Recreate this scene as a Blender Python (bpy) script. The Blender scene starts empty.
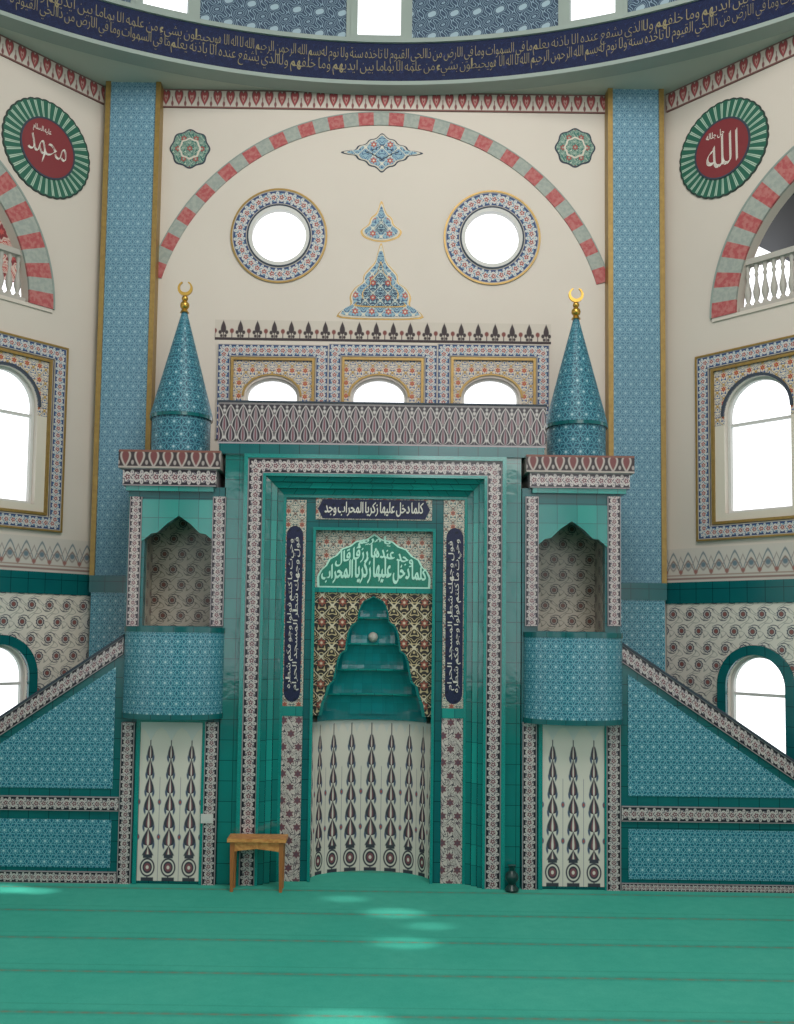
import bpy, bmesh, math, random
from mathutils import Vector, Matrix, geometry
pi=math.pi
sc=bpy.context.scene
random.seed(4)
# ------------------------------------------------------------------ camera
PITCH=math.radians(4); ROLL=math.radians(.8); FPX=1000.0; SX=20/1024; SY=48/1024; H=2.51
ROT=Matrix.Rotation(pi/2+PITCH,3,'X') @ Matrix.Rotation(ROLL,3,'Z')
C=Vector((0,-10,H))
cam=bpy.data.cameras.new('camera'); co=bpy.data.objects.new('camera',cam); sc.collection.objects.link(co)
cam.sensor_width=36; cam.lens=36*FPX/1024; cam.shift_x=SX; cam.shift_y=SY; cam.clip_end=200
co.matrix_world=Matrix.Translation(C)@ROT.to_4x4()
sc.camera=co
def ray(px,py): return ROT @ Vector(((px-397+20)/FPX,(512-py+48)/FPX,-1))
sc.view_settings.view_transform='Standard'
sc.view_settings.look='None'

# ------------------------------------------------------------------ node maths
NT=None
class S:
    def __init__(s,k): s.k=k
    def __add__(s,o): return M('ADD',s,o)
    __radd__=__add__
    def __sub__(s,o): return M('SUBTRACT',s,o)
    def __rsub__(s,o): return M('SUBTRACT',o,s)
    def __mul__(s,o): return M('MULTIPLY',s,o)
    __rmul__=__mul__
    def __truediv__(s,o): return M('DIVIDE',s,o)
def put(inp,v):
    if isinstance(v,S): NT.links.new(v.k,inp)
    elif isinstance(v,(int,float)): inp.default_value=v
    else: NT.links.new(v,inp)
def M(op,*a,clamp=False):
    n=NT.nodes.new('ShaderNodeMath'); n.operation=op; n.use_clamp=clamp
    for i,v in enumerate(a): put(n.inputs[i],v)
    return S(n.outputs[0])
def sin(x): return M('SINE',x)
def cos(x): return M('COSINE',x)
def ab(x): return M('ABSOLUTE',x)
def sq(x): return M('SQRT',M('MAXIMUM',x,0.0))
def fr(x): return M('FLOORED_MODULO',x,1.0)
def mod(x,p): return M('FLOORED_MODULO',x,p)
def flo(x): return M('FLOOR',x)
def mn(a,b): return M('MINIMUM',a,b)
def mx(a,b): return M('MAXIMUM',a,b)
def pw(a,b): return M('POWER',a,b)
def at2(a,b): return M('ARCTAN2',a,b)
def lt(x,e,w=.03): return M('ADD',M('MULTIPLY',M('SUBTRACT',e,x),1.0/w),.5,clamp=True)
def gt(x,e,w=.03): return 1.0-lt(x,e,w)
def line(x,c,hw,w=.03): return lt(ab(x-c),hw,w)
def rad(x,y): return sq(x*x+y*y)
def hx(h):
    h=h.lstrip('#'); r=[int(h[i:i+2],16)/255 for i in (0,2,4)]
    return tuple([(c/12.92 if c<=.04045 else ((c+.055)/1.055)**2.4) for c in r]+[1])
def mix(f,a,b):
    n=NT.nodes.new('ShaderNodeMix'); n.data_type='RGBA'
    put(n.inputs[0],f)
    for i,v in ((6,a),(7,b)):
        if isinstance(v,str): n.inputs[i].default_value=hx(v)
        else: NT.links.new(v,n.inputs[i])
    return n.outputs[2]
def noise(scale,detail=2,vec=None):
    n=NT.nodes.new('ShaderNodeTexNoise'); n.inputs['Scale'].default_value=scale; n.inputs['Detail'].default_value=detail
    if vec is None:
        g=NT.nodes.new('ShaderNodeNewGeometry'); NT.links.new(g.outputs['Position'],n.inputs['Vector'])
    return S(n.outputs['Fac'])
def white(x,y):
    c=NT.nodes.new('ShaderNodeCombineXYZ'); put(c.inputs[0],x); put(c.inputs[1],y)
    n=NT.nodes.new('ShaderNodeTexWhiteNoise'); n.noise_dimensions='2D'; NT.links.new(c.outputs[0],n.inputs['Vector'])
    return S(n.outputs['Value'])
def material(name,fn,rough=.5,spec=.5,metal=0,bump=0,bscale=60):
    global NT
    m=bpy.data.materials.new(name); m.use_nodes=True; NT=m.node_tree
    b=NT.nodes['Principled BSDF']
    uvn=NT.nodes.new('ShaderNodeUVMap'); sp=NT.nodes.new('ShaderNodeSeparateXYZ'); NT.links.new(uvn.outputs[0],sp.inputs[0])
    col=fn(S(sp.outputs[0]),S(sp.outputs[1]))
    if isinstance(col,str): b.inputs['Base Color'].default_value=hx(col)
    else: NT.links.new(col,b.inputs['Base Color'])
    b.inputs['Roughness'].default_value=rough; b.inputs['Metallic'].default_value=metal
    b.inputs['Specular IOR Level'].default_value=spec
    if bump:
        bn=NT.nodes.new('ShaderNodeBump'); bn.inputs['Strength'].default_value=bump; bn.inputs['Distance'].default_value=.01
        put(bn.inputs['Height'],noise(bscale,3)); NT.links.new(bn.outputs[0],b.inputs['Normal'])
    return m
def hexcell(u,v,s):
    x=u/s; y=v/s
    ax=mod(x,1.0)-.5; ay=mod(y,1.7320508)-.8660254
    bx=mod(x-.5,1.0)-.5; by=mod(y-.8660254,1.7320508)-.8660254
    la=ax*ax+ay*ay; lb=bx*bx+by*by
    k=M('LESS_THAN',la,lb)
    gx=k*ax+(1.0-k)*bx; gy=k*ay+(1.0-k)*by
    return gx,gy,sq(mn(la,lb)),mx(ab(gx),.5*ab(gx)+.8660254*ab(gy))
def hexmat(base,line_c,dark,wht,s):
    def f(u,v):
        gx,gy,d,hd=hexcell(u,v,s)
        a=at2(gy,gx)
        sr=d*(1.0+.32*cos(6.0*a))
        c=mix(gt(hd,.455,.05),base,dark)
        c=mix(line(sr,.40,.028,.06),c,line_c)
        c=mix(line(sr,.25,.03,.06),c,dark)
        c=mix(line(sr,.17,.02,.05),c,line_c)
        c=mix(lt(sr,.08,.05),c,wht)
        return mix(M('MULTIPLY',noise(1.3,3),.25),c,'#1d4650')
    return f
def teal(u,v,a='#0a6a66',b='#05383a',ts=.2):
    n=white(flo(u/ts),flo(v/ts))
    c=mix(n*.5,a,'#075257')
    c=mix(noise(2.5,3)*.3,c,'#1c8f86')
    g=mn(fr(u/ts),fr(v/ts))
    return mix(lt(g,.03,.02),c,b)
def vine(bg,fg,red,leaf,edge,P=1.6,ew=.45,lw=.05):
    def f(u,v):
        c=v-.5; t=u/P
        y=.26*sin(t*2*pi)
        k=bg
        k=mix(line(c,y,lw,.05),k,fg)
        k=mix(line(c,-1.0*y,lw*.7,.05),k,leaf)
        x=(mod(t,.5)-.25)*P
        r=rad(x,c); a=at2(c,x); rr=r*(1.0+.28*cos(5.0*a))
        k=mix(lt(rr,.21,.05),k,fg); k=mix(lt(rr,.14,.05),k,red); k=mix(lt(r,.05,.04),k,fg)
        x2=(mod(t+.25,.5)-.25)*P
        r2=rad(x2*1.0,(ab(c)-.27)*.7)
        k=mix(lt(r2,.10,.05),k,fg); k=mix(lt(r2,.045,.04),k,leaf)
        k=mix(gt(ab(c),ew,.03),k,edge)
        return k
    return f
def arab(bg,c1,c2,red,s,ros=1.0,rw=.2,lw=.13,hw=.16,edge=None):
    def f(u,v):
        x=u*(2*pi/s); y=v*(2*pi/s)
        wx=x+1.0*sin(y+.6*sin(x)); wy=y+1.0*sin(x)
        g=sin(wx)*sin(wy)+.5*sin(wx*2.0+wy)
        k=mix(line(fr(g*1.5),.5,lw,.12),bg,c1)
        h=cos(wx)+cos(wy*1.0)
        k=mix(line(h,.1,hw,.15),k,c2)
        gx,gy,d,hd=hexcell(u,v,s*ros)
        rr=d*(1.0+.22*cos(6.0*at2(gy,gx)))
        k=mix(lt(rr,rw*1.25,.05),k,bg)
        k=mix(lt(rr,rw,.05),k,red); k=mix(lt(rr,rw*.4,.05),k,c2)
        if edge: k=mix(gt(ab(v-.5),.45,.02),k,edge)
        return k
    return f
def damask(bg,c1,c2,c3,s):
    # mirror-symmetric scroll and palmette pattern
    def f(u,v):
        x=u*(2*pi/s); y=v*(2*pi/s)
        g=cos(x)*(1.0+.6*cos(y))+.9*cos(y)+.7*sin(2.0*y)*cos(2.0*x)
        k=mix(line(fr(g*.9),.5,.15,.10),bg,c1)
        h=cos(x*.5)*cos(x*.5)*1.6-.8+cos(y+1.2)*.8
        k=mix(line(h,0.0,.10,.10),k,c2)
        ax=ab(fr(u/s)-.5); ay=fr(v/s)-.5
        r=rad(ax,ay); rr=r*(1.0+.25*cos(6.0*at2(ay,ax)))
        k=mix(lt(rr,.20,.05),k,bg); k=mix(lt(rr,.16,.05),k,c3); k=mix(lt(rr,.06,.04),k,c2)
        return k
    return f
def dadotile(bg,ink,red,leaf,s):
    def f(u,v):
        gx,gy,d,hd=hexcell(u,v,s)
        a=at2(gy,gx)
        x=u*(2*pi/s); y=v*(2*pi/s)*.57735
        g=sin(x+1.6*sin(y*2.0))*cos(y*2.0+1.2*sin(x))
        k=mix(line(g,.30,.13,.12),bg,leaf)
        sp=fr(a/(2*pi)*2.0+d*3.2)
        k=mix(line(sp,.5,.07,.08)*gt(d,.28,.02)*lt(d,.43,.03),k,ink)
        rr=d*(1.0+.07*cos(10.0*a))
        k=mix(lt(rr,.27,.04),k,bg)
        k=mix(lt(rr,.235,.05),k,ink); k=mix(line(rr,.15,.018,.03),k,bg); k=mix(lt(rr,.10,.04),k,red)
        return k
    return f
def cypress(bg,ink,ink2,n=9.0):
    def f(u,v):
        x=ab(fr(u)-.5)
        k=bg
        env=.36-.25*v
        top=lt(v,.86,.01)*gt(v,.16,.01)
        s=fr(v*n)
        k=mix(lt(x,.025,.03)*lt(v,.95,.01),k,ink)
        w=env*pw(mx(sin(pw(s,.5)*pi),0.0),.9)
        k=mix(lt(x,w,.05)*top,k,ink)
        k=mix(lt(x,w*.55-.03,.05)*top,k,ink2)
        k=mix(lt(x,w*.22-.01,.03)*top,k,bg)
        ly=fr(v*n+.5)-.5
        r=rad(x-env*.85,(ly)*.35-.55*(x-env*.85)); k=mix(lt(r,.06,.04)*top,k,'#3c4a68')
        # round-bellied vase at the foot of each column
        r=rad(x,(v-.085)*6.0); k=mix(lt(r,.36,.04),k,ink); k=mix(line(r,.26,.03,.03),k,bg); k=mix(lt(r,.16,.04),k,ink2); k=mix(lt(r,.07,.03),k,bg)
        k=mix(lt(ab(v-.155),.012,.006)*lt(x,.22,.03),k,ink)
        x3=ab(fr(u+.5)-.5); k=mix(lt(x3,.012,.02)*lt(v,.66,.01),k,'#7c7682')
        r=rad(x3,(fr(v*n*.5+.25)-.5)*1.0); k=mix(lt(r,.085,.04)*lt(v,.68,.01)*gt(v,.15,.01),k,'#4f5c78'); k=mix(lt(r,.045,.03)*lt(v,.68,.01)*gt(v,.15,.01),k,'#a2443f')
        k=mix(lt(v,.022,.008)*lt(x,.30,.03),k,ink)
        return mix(noise(2.0,2)*.12,k,'#a79b90')
    return f
def contour(bg,c1,c2,s,q=1.0,lw=.16):
    def f(u,v):
        x=u*(2*pi/s); y=v*(2*pi/s)
        g=cos(x)+cos(y)+.8*cos(x)*cos(2.0*y)+.6*sin(2.0*x)*sin(y)
        h=fr(g*q)
        k=mix(line(h,.5,lw,.12),bg,c1)
        k=mix(gt(g,1.7,.2),k,c2)
        return k
    return f
def parapet(u,v):
    q=3.4
    A='#9b9195'; B='#bdb5b2'; D='#28212b'
    k=D
    def palm(k,ph,v0,hh):
        x=ab(fr(u*q+ph)-.5)
        s=mx((v-v0)/hh,0.0)
        w=.44*pw(mx(sin(mn(pw(s,.62),1.0)*pi),0.0),.75)
        k=mix(lt(x,w,.07),k,B)
        k=mix(lt(x,w-.08,.07),k,D)
        k=mix(lt(x,w*.5-.06,.06),k,A)
        k=mix(lt(x,w*.22-.02,.05),k,'#6d3b46')
        return k
    k=palm(k,.5,.52,.42)
    k=palm(k,0.0,.30,.42)
    k=palm(k,.5,.06,.42)
    def dot(k,ph,vc,r_):
        x=(fr(u*q+ph)-.5)*.3; return mix(lt(rad(x,v-vc),r_,.04),k,B)
    k=dot(k,0.0,.80,.035); k=dot(k,0.0,.89,.025); k=dot(k,0.0,.16,.035)
    k=mix(lt(v,.05,.02),k,'#a59ca0'); k=mix(gt(v,.95,.02),k,'#8d8486')
    return k
def hearts(u,v):
    k='#c6bcb2'
    x=ab(fr(u*1.45)-.5)
    r=rad(x*1.1,(v-.42)-.55*sq(x))
    k=mix(lt(r,.37,.06),k,'#6f4644')
    k=mix(lt(r,.30,.06),k,'#a2474a')
    k=mix(lt(r,.14,.05),k,'#cfa79e'); k=mix(lt(r,.07,.04),k,'#8a3b3c')
    x2=ab(fr(u*1.45+.5)-.5)
    k=mix(lt(rad(x2,(v-.22)*.7),.10,.05),k,'#7c4a4a')
    k=mix(lt(x2,.03,.03)*lt(v,.6,.05),k,'#7c4a4a')
    k=mix(gt(v,.93,.03),k,'#7b5450')
    k=mix(lt(v,.07,.03),k,'#7b5450')
    return k
def trefoil(u,v):
    x=ab(fr(u*1.2)-.5); x2=ab(fr(u*1.2+.5)-.5)
    k='#c4baaf'
    I='#3f3538'
    k=mix(lt(x,.16*pw(mx(sin(pw(mx((v-.35)/.62,0.0),.6)*pi),0.0),.9)*gt(v,.35,.02)*lt(v,.97,.01),.05),k,I)
    k=mix(lt(x,.03,.04)*lt(v,.6,.03),k,I)
    r=rad(x-.19,v-.38); k=mix(lt(r,.10,.05),k,I)
    r=rad(x-.12,v-.20); k=mix(lt(r,.08,.05),k,I)
    k=mix(lt(x2,.03,.04)*lt(v,.42,.03),k,'#5c4c4c')
    k=mix(lt(rad(x2,v-.45),.12,.06),k,'#7a4440')
    k=mix(lt(v,.12,.03),k,I)
    return k
def lace(u,v):
    x=ab(fr(u*2.0)-.5)*2.0
    k='#bfb7af'
    k=mix(line(v,.85-.55*pw(x,1.4),.04,.05),k,'#727c82')
    k=mix(line(v,.62-.40*pw(x,1.4),.035,.05),k,'#857069')
    k=mix(line(v,.35+.4*pw(x,1.6),.03,.05),k,'#8f8583')
    r=rad((fr(u*2.0)-.5)*.5,v-.5); k=mix(lt(r,.08,.05),k,'#657681')
    r=rad((fr(u*2.0+.5)-.5)*.5,v-.3); k=mix(lt(r,.06,.05),k,'#92605a')
    k=mix(line(v,.10,.03,.03),k,'#8a6f68')
    k=mix(line(v,.2,.02,.03),k,'#9a857c')
    return k
def petals(u,v):
    x=ab(fr(u*36.0)-.5)
    k='#1c5a48'
    k=mix(line(x,.40,.06,.08)*gt(v,.08,.03)*lt(v,.9,.03),k,'#aec2b0')
    k=mix(line(v,.97,.04,.03),k,'#23302c')
    k=mix(lt(v,.08,.03),k,'#c6c9b8')
    return k
def wallpaint(a,b):
    def f(u,v):
        return mix(M('MULTIPLY',noise(.8,3),.5),a,b)
    return f
def blocks(base,c2):
    def f(u,v):
        return mix(gt(noise(22.0,2),.5,.2)*.5,base,c2)
    return f
def wood(u,v):
    n=noise(7.0,4)
    return mix(sin(n*40.0)*.5+.5,'#b5743a','#cc9050')
STRIPE0=[0]
def carpet(u,v):
    k=mix(noise(.9,4),'#3bb09c','#66cab4')
    k=mix(noise(9.0,4)*.5,k,'#2a9a88')
    k=mix(noise(60.0,2)*.35,k,'#228676')
    s=mod(v-STRIPE0[0]+.39,.78)-.39
    dots=M('MULTIPLY',sin(u*60.0),.5)+.5
    k=mix(line(s,0.0,.045,.04)*.22,k,'#1f6058')
    k=mix(line(s,0.0,.015,.015)*(dots*.35+.2),k,'#8a7460')
    k=mix(line(s,.15,.008,.02)*.18,k,'#17584f')
    return k

MAT={}
def mk(name,*a,**k): MAT[name]=material(name,*a,**k)
mk('wall_cream',wallpaint('#d2c8be','#c1b7ad'),rough=.85,spec=.2,bump=.05)
mk('wall_side',wallpaint('#cdc3b9','#bcb2a8'),rough=.85,spec=.2)
mk('white_paint',lambda u,v:mix(noise(2.0,2),'#cbc9c5','#bcbab6'),rough=.6)
mk('stone_grey',lambda u,v:mix(noise(2.0,2),'#b3aea6','#a19c95'),rough=.7)
mk('teal_tile',lambda u,v:teal(u,v),rough=.1,spec=.7,bump=.35,bscale=5)
mk('teal_light',lambda u,v:teal(u,v,'#158a82','#0a5054'),rough=.13,spec=.7)
mk('teal_dark',lambda u,v:teal(u,v,'#094e56','#042d34'),rough=.18,spec=.5)
mk('hood_teal',lambda u,v:teal(u,v,'#08707a','#066068',.12),rough=.1,spec=.7,bump=.3,bscale=6)
mk('blue_hex',hexmat('#34879a','#93c2ce','#17506a','#bcd6dc',.115),rough=.25)
mk('pilaster_hex',hexmat('#6690a5','#93b4c1','#4b7089','#a8c4ce',.12),rough=.55,spec=.3)
mk('spire_hex',hexmat('#2f7082','#6ba5b2','#123a56','#a8c8d0',.15),rough=.45,spec=.35)
mk('mauve_border',vine('#231d28','#c4b9b6','#6e3f4b','#857a84','#9f9498',1.1,.45,.05),rough=.25)
mk('window_border',vine('#223c68','#c9c4be','#8f3a38','#7fa1b2','#b0a89e',1.1,.44),rough=.6)
mk('cypress_tile',cypress('#d6cdc3','#2b2b3d','#7a3f4c'),rough=.25)
mk('column_tile',arab('#c4b8b2','#302838','#5c4552','#6b3f4a',.17,.9,.22,.15,.13),rough=.3)
mk('floral_tile',dadotile('#d3ccc2','#3b3f52','#86504a','#9a9a92',.21),rough=.3)
mk('alcove_tile',dadotile('#bdb3a4','#2c262c','#74463a','#7a7668',.19),rough=.3)
mk('spandrel_tile',damask('#1a1519','#b8a57e','#cbbfa8','#8a4436',.21),rough=.3)
mk('tymp_tile',damask('#bdb3a4','#2f5a62','#6d5148','#9a4a3a',.14),rough=.3)
mk('dome_lattice',contour('#2c4056','#8399a8','#8fa4b0',.26,1.3,.12),rough=.6,spec=.3)
mk('spandrel_rich',damask('#c9beac','#2c4f84','#a8843c','#a5342e',.15),rough=.6)
mk('parapet_tile',parapet,rough=.35)
mk('red_frieze',hearts,rough=.8)
mk('trefoil_frieze',trefoil,rough=.8)
mk('lace_frieze',lace,rough=.8)
mk('petal_green',petals,rough=.6)
mk('medallion_red',wallpaint('#7c2a30','#692327'),rough=.6)
mk('red_block',blocks('#a34a4c','#b8807a'),rough=.7)
mk('grey_block',blocks('#8f9690','#a7a99f'),rough=.7)
mk('gold',lambda u,v:mix(noise(20.0,2),'#a8894a','#80673a'),rough=.4,metal=.4)
mk('gold_metal',lambda u,v:'#c09a4a',rough=.3,metal=.9)
mk('navy',contour('#171c3c','#232948','#12162a',.09,1.0),rough=.35,spec=.3)
mk('ring_navy',arab('#0e1738','#16244a','#132042','#222a50',.2,1.0,.12,.12),rough=.6,spec=.2)
mk('cream_ink',lambda u,v:'#d3cdc4',rough=.5)
mk('gold_ink',lambda u,v:'#7d7354',rough=.6)
mk('mint_ink',lambda u,v:'#b4e0d0',rough=.4)
mk('green_panel',arab('#127563','#17806d','#106856','#187563',.12,1.0,.15,.1),rough=.3)
mk('ornament_blue',damask('#86a4b2','#34547a','#cfc8b8','#a84c3e',.19),rough=.7)
mk('ornament_navy',damask('#34495f','#9ab4bc','#bdbcb0','#a84c3e',.17),rough=.7)
mk('ornament_teal',arab('#3f6f66','#b9bfae','#8aa092','#9c4440',.14,1.0,.2,.12),rough=.7)
mk('ornament_cream',lambda u,v:'#cbc2b4',rough=.7)
mk('ornament_dark',lambda u,v:'#333b48',rough=.7)
mk('moulding',lambda u,v:mix(noise(2.0,2),'#8f9a93','#7f8b86'),rough=.6)
mk('soffit',lambda u,v:mix(noise(1.0,2),'#b4b8ae','#a8aca2'),rough=.8)
mk('wood',wood,rough=.4)
mk('wood_dark',lambda u,v:'#9a5f2e',rough=.5)
mk('black_plastic',lambda u,v:'#0f3634',rough=.3)
mk('dark_opening',lambda u,v:'#3a3c40',rough=.7)
mk('red_pattern',arab('#c9b9ac','#a8423f','#b5504a','#7c2a30',.3,1.0,.25,.2),rough=.7)
def crest(u,v):
    x=fr(u*1.3)-.5
    k='#302428'
    w=.38*pw(mx(sin(pw(mx(1.0-v,0.0),.6)*pi),0.0),.9)
    k=mix(lt(ab(x),w,.08),k,'#aea29c')
    k=mix(lt(ab(x),w-.13,.08),k,'#70393a')
    x2=ab(fr(u*1.3+.5)-.5); k=mix(lt(rad(x2,(v-.3)*.8),.10,.05),k,'#9f9490')
    k=mix(gt(v,.88,.03),k,'#7a4a40'); k=mix(lt(v,.1,.03),k,'#a79a94')
    return k
mk('crest_tile',crest,rough=.4)
# ------------------------------------------------------------------ geometry
class Fr:
    def __init__(s,o,x): s.o=Vector(o); s.x=Vector(x).normalized(); s.n=Vector((s.x.y,-s.x.x,0))
    def pt(s,a,z,t=0): return s.o+s.x*a+s.n*t+Vector((0,0,z))
    def px(s,x,y,t=0):
        d=ray(x,y); p0=s.o+s.n*t
        k=(p0-C).dot(s.n)/d.dot(s.n); p=C+d*k
        return ((p-s.o).dot(s.x),p.z)
    def rect(s,x0,y0,x1,y1,t=0):
        my=(y0+y1)/2; mxx=(x0+x1)/2
        return (s.px(x0,my,t)[0],s.px(mxx,y1,t)[1],s.px(x1,my,t)[0],s.px(mxx,y0,t)[1])
F0=Fr((0,0,0),(1,0,0))
class MB:
    def __init__(s): s.v=[];s.f=[];s.uv=[];s.m=[]
    def face(s,pts,uvs,m=0):
        i=len(s.v); s.v+=[Vector(p) for p in pts]; s.f.append(tuple(range(i,i+len(pts)))); s.uv+=[tuple(u) for u in uvs]; s.m.append(m)
def plate(mb,F,outer,holes,t0,t1,m=0,ms=None,uvf=None):
    if ms is None: ms=m
    loops=[outer]+list(holes)
    flat=[p for l in loops for p in l]
    tr=geometry.tessellate_polygon([[Vector((p[0],p[1],0)) for p in l] for l in loops])
    uf=uvf or (lambda a,z:(a,z))
    for t in tr:
        ps=[flat[i] for i in t]
        ar=(ps[1][0]-ps[0][0])*(ps[2][1]-ps[0][1])-(ps[2][0]-ps[0][0])*(ps[1][1]-ps[0][1])
        if abs(ar)<1e-9: continue
        if ar<0: ps=ps[::-1]
        mb.face([F.pt(p[0],p[1],t1) for p in ps],[uf(*p) for p in ps],m)
        mb.face([F.pt(p[0],p[1],t0) for p in ps[::-1]],[uf(*p) for p in ps[::-1]],ms)
    for l in loops:
        d=0
        for i in range(len(l)):
            p=l[i];q=l[(i+1)%len(l)]; e=math.hypot(q[0]-p[0],q[1]-p[1])
            if e<1e-7: continue
            mb.face([F.pt(p[0],p[1],t1),F.pt(p[0],p[1],t0),F.pt(q[0],q[1],t0),F.pt(q[0],q[1],t1)],[(d,t1),(d,t0),(d+e,t0),(d+e,t1)],ms)
            d+=e
def R(r): a0,z0,a1,z1=r; return [(a0,z0),(a1,z0),(a1,z1),(a0,z1)]
def box(mb,F,r,t0,t1,m=0,uvf=None): plate(mb,F,R(r),[],t0,t1,m,None,uvf)
def vuv(r):
    w=r[2]-r[0]; return lambda a,z:((z-r[1])/w,(a-r[0])/w)
def huv(r):
    w=r[3]-r[1]; return lambda a,z:((a-r[0])/w,(z-r[1])/w)
def cuv(c,z0): return lambda a,z:(a-c,z-z0)
def nuv(r,n):
    return lambda a,z:((a-r[0])/(r[2]-r[0])*n,(z-r[1])/(r[3]-r[1]))
def fstrip(mb,F,r,w,t0,t1,m=0,bottom=True):
    a0,z0,a1,z1=r
    O=[(a0,z0),(a1,z0),(a1,z1),(a0,z1)]; I=[(a0+w,z0+(w if bottom else 0)),(a1-w,z0+(w if bottom else 0)),(a1-w,z1-w),(a0+w,z1-w)]
    for i in range(4):
        j=(i+1)%4
        if i==0 and not bottom: continue
        o0,o1,i0,i1=O[i],O[j],I[i],I[j]
        dx,dz=o1[0]-o0[0],o1[1]-o0[1]; Ln=math.hypot(dx,dz); ux,uz=dx/Ln,dz/Ln
        def al(p): return ((p[0]-o0[0])*ux+(p[1]-o0[1])*uz)/w
        ps=[o0,o1,i1,i0]; uv=[(al(o0),1),(al(o1),1),(al(i1),0),(al(i0),0)]
        mb.face([F.pt(*p,t1) for p in ps],uv,m)
        mb.face([F.pt(*p,t0) for p in ps[::-1]],uv[::-1],m)
        mb.face([F.pt(*o0,t1),F.pt(*o0,t0),F.pt(*o1,t0),F.pt(*o1,t1)],[(0,0),(0,.1),(Ln,.1),(Ln,0)],m)
        mb.face([F.pt(*i1,t1),F.pt(*i1,t0),F.pt(*i0,t0),F.pt(*i0,t1)],[(0,0),(0,.1),(Ln,.1),(Ln,0)],m)
def ring(mb,F,ca,cz,r0,r1,t0,t1,m=0,a0=0,a1=2*pi,n=64,closed=True,norm=True):
    w=r1-r0
    for i in range(n):
        p,q=a0+(a1-a0)*i/n,a0+(a1-a0)*(i+1)/n
        def P(r,a,t): return F.pt(ca+r*math.cos(a),cz+r*math.sin(a),t)
        rm=(r0+r1)/2/w if norm else (r0+r1)/2
        v1=1 if norm else w
        mb.face([P(r0,p,t1),P(r1,p,t1),P(r1,q,t1),P(r0,q,t1)],[(p*rm,0),(p*rm,v1),(q*rm,v1),(q*rm,0)],m)
        mb.face([P(r0,q,t0),P(r1,q,t0),P(r1,p,t0),P(r0,p,t0)],[(q*rm,0),(q*rm,v1),(p*rm,v1),(p*rm,0)],m)
        mb.face([P(r1,p,t1),P(r1,p,t0),P(r1,q,t0),P(r1,q,t1)],[(0,0)]*4,m)
        mb.face([P(r0,q,t1),P(r0,q,t0),P(r0,p,t0),P(r0,p,t1)],[(0,0)]*4,m)
    if abs(a1-a0)<2*pi-1e-4:
        for a in (a0,a1):
            mb.face([P(r0,a,t1),P(r1,a,t1),P(r1,a,t0),P(r0,a,t0)],[(0,0)]*4,m)
def lathe(mb,cx,cy,prof,n=32,m=0,a0=0,a1=2*pi,sx=1,sy=1,uvs=1.0,close=True):
    for i in range(n):
        p,q=a0+(a1-a0)*i/n,a0+(a1-a0)*(i+1)/n
        d=0
        for j in range(len(prof)-1):
            (r,z),(s,y)=prof[j],prof[j+1]; e=math.hypot(s-r,y-z)
            rm=max(x[0] for x in prof)
            def P(r,a,z): return (cx+r*math.cos(a)*sx,cy+r*math.sin(a)*sy,z)
            ps=[P(r,p,z),P(r,q,z),P(s,q,y),P(s,p,y)]; uv=[(p*rm,d),(q*rm,d),(q*rm,d+e),(p*rm,d+e)]
            if r<1e-6: ps=[ps[0],ps[2],ps[3]]; uv=[uv[0],uv[2],uv[3]]
            elif s<1e-6: ps=ps[:3]; uv=uv[:3]
            mb.face(ps,[(x*uvs,y2*uvs) for x,y2 in uv],m); d+=e
WO={}
def setp(ob,parent,label,category,kind,group):
    if parent is not None: ob.parent=parent
    if label: ob['label']=label
    if category: ob['category']=category
    if kind: ob['kind']=kind
    if group: ob['group']=group
def finish(name,mb,mats,parent=None,label=None,category=None,kind=None,smooth=False,group=None,weld=True):
    if isinstance(mats,str): mats=[mats]
    vs=mb.v
    mnx=[min(v[i] for v in vs) for i in range(3)]; mxx=[max(v[i] for v in vs) for i in range(3)]
    o=Vector(((mnx[0]+mxx[0])/2,(mnx[1]+mxx[1])/2,mnx[2]))
    me=bpy.data.meshes.new(name)
    me.from_pydata([v-o for v in vs],[],mb.f)
    uvl=me.uv_layers.new(name='UVMap')
    for i,u in enumerate(mb.uv): uvl.data[i].uv=u
    for i,p in enumerate(me.polygons): p.material_index=mb.m[i]
    for m in mats: me.materials.append(MAT[m])
    bm=bmesh.new(); bm.from_mesh(me)
    if weld:
        bmesh.ops.remove_doubles(bm,verts=bm.verts,dist=1e-5)
        bmesh.ops.recalc_face_normals(bm,faces=bm.faces)
    bm.to_mesh(me); bm.free()
    if smooth:
        for p in me.polygons: p.use_smooth=True
        try: me.set_sharp_from_angle(angle=math.radians(40))
        except Exception: pass
    ob=bpy.data.objects.new(name,me); sc.collection.objects.link(ob)
    po=WO.get(parent.name,Vector()) if parent else Vector()
    ob.location=o-po; WO[ob.name]=o
    setp(ob,parent,label,category,kind,group)
    return ob
def empty(name,loc,label,category,group=None,parent=None):
    ob=bpy.data.objects.new(name,None); ob.empty_display_size=.2; sc.collection.objects.link(ob)
    po=WO.get(parent.name,Vector()) if parent else Vector()
    ob.location=Vector(loc)-po; WO[ob.name]=Vector(loc); setp(ob,parent,label,category,None,group); return ob
def simple(name,F,r,t0,t1,mat,uv=None,**k):
    mb=MB(); box(mb,F,r,t0,t1,0,uv(r) if uv else None); return finish(name,mb,mat,**k)
def arch(ca,hw,z0,zs,rise,n=20):
    pts=[(ca-hw,z0),(ca+hw,z0)]
    for i in range(n+1):
        a=pi*i/n; pts.append((ca+hw*math.cos(a),zs+rise*math.sin(a)))
    return pts
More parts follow.
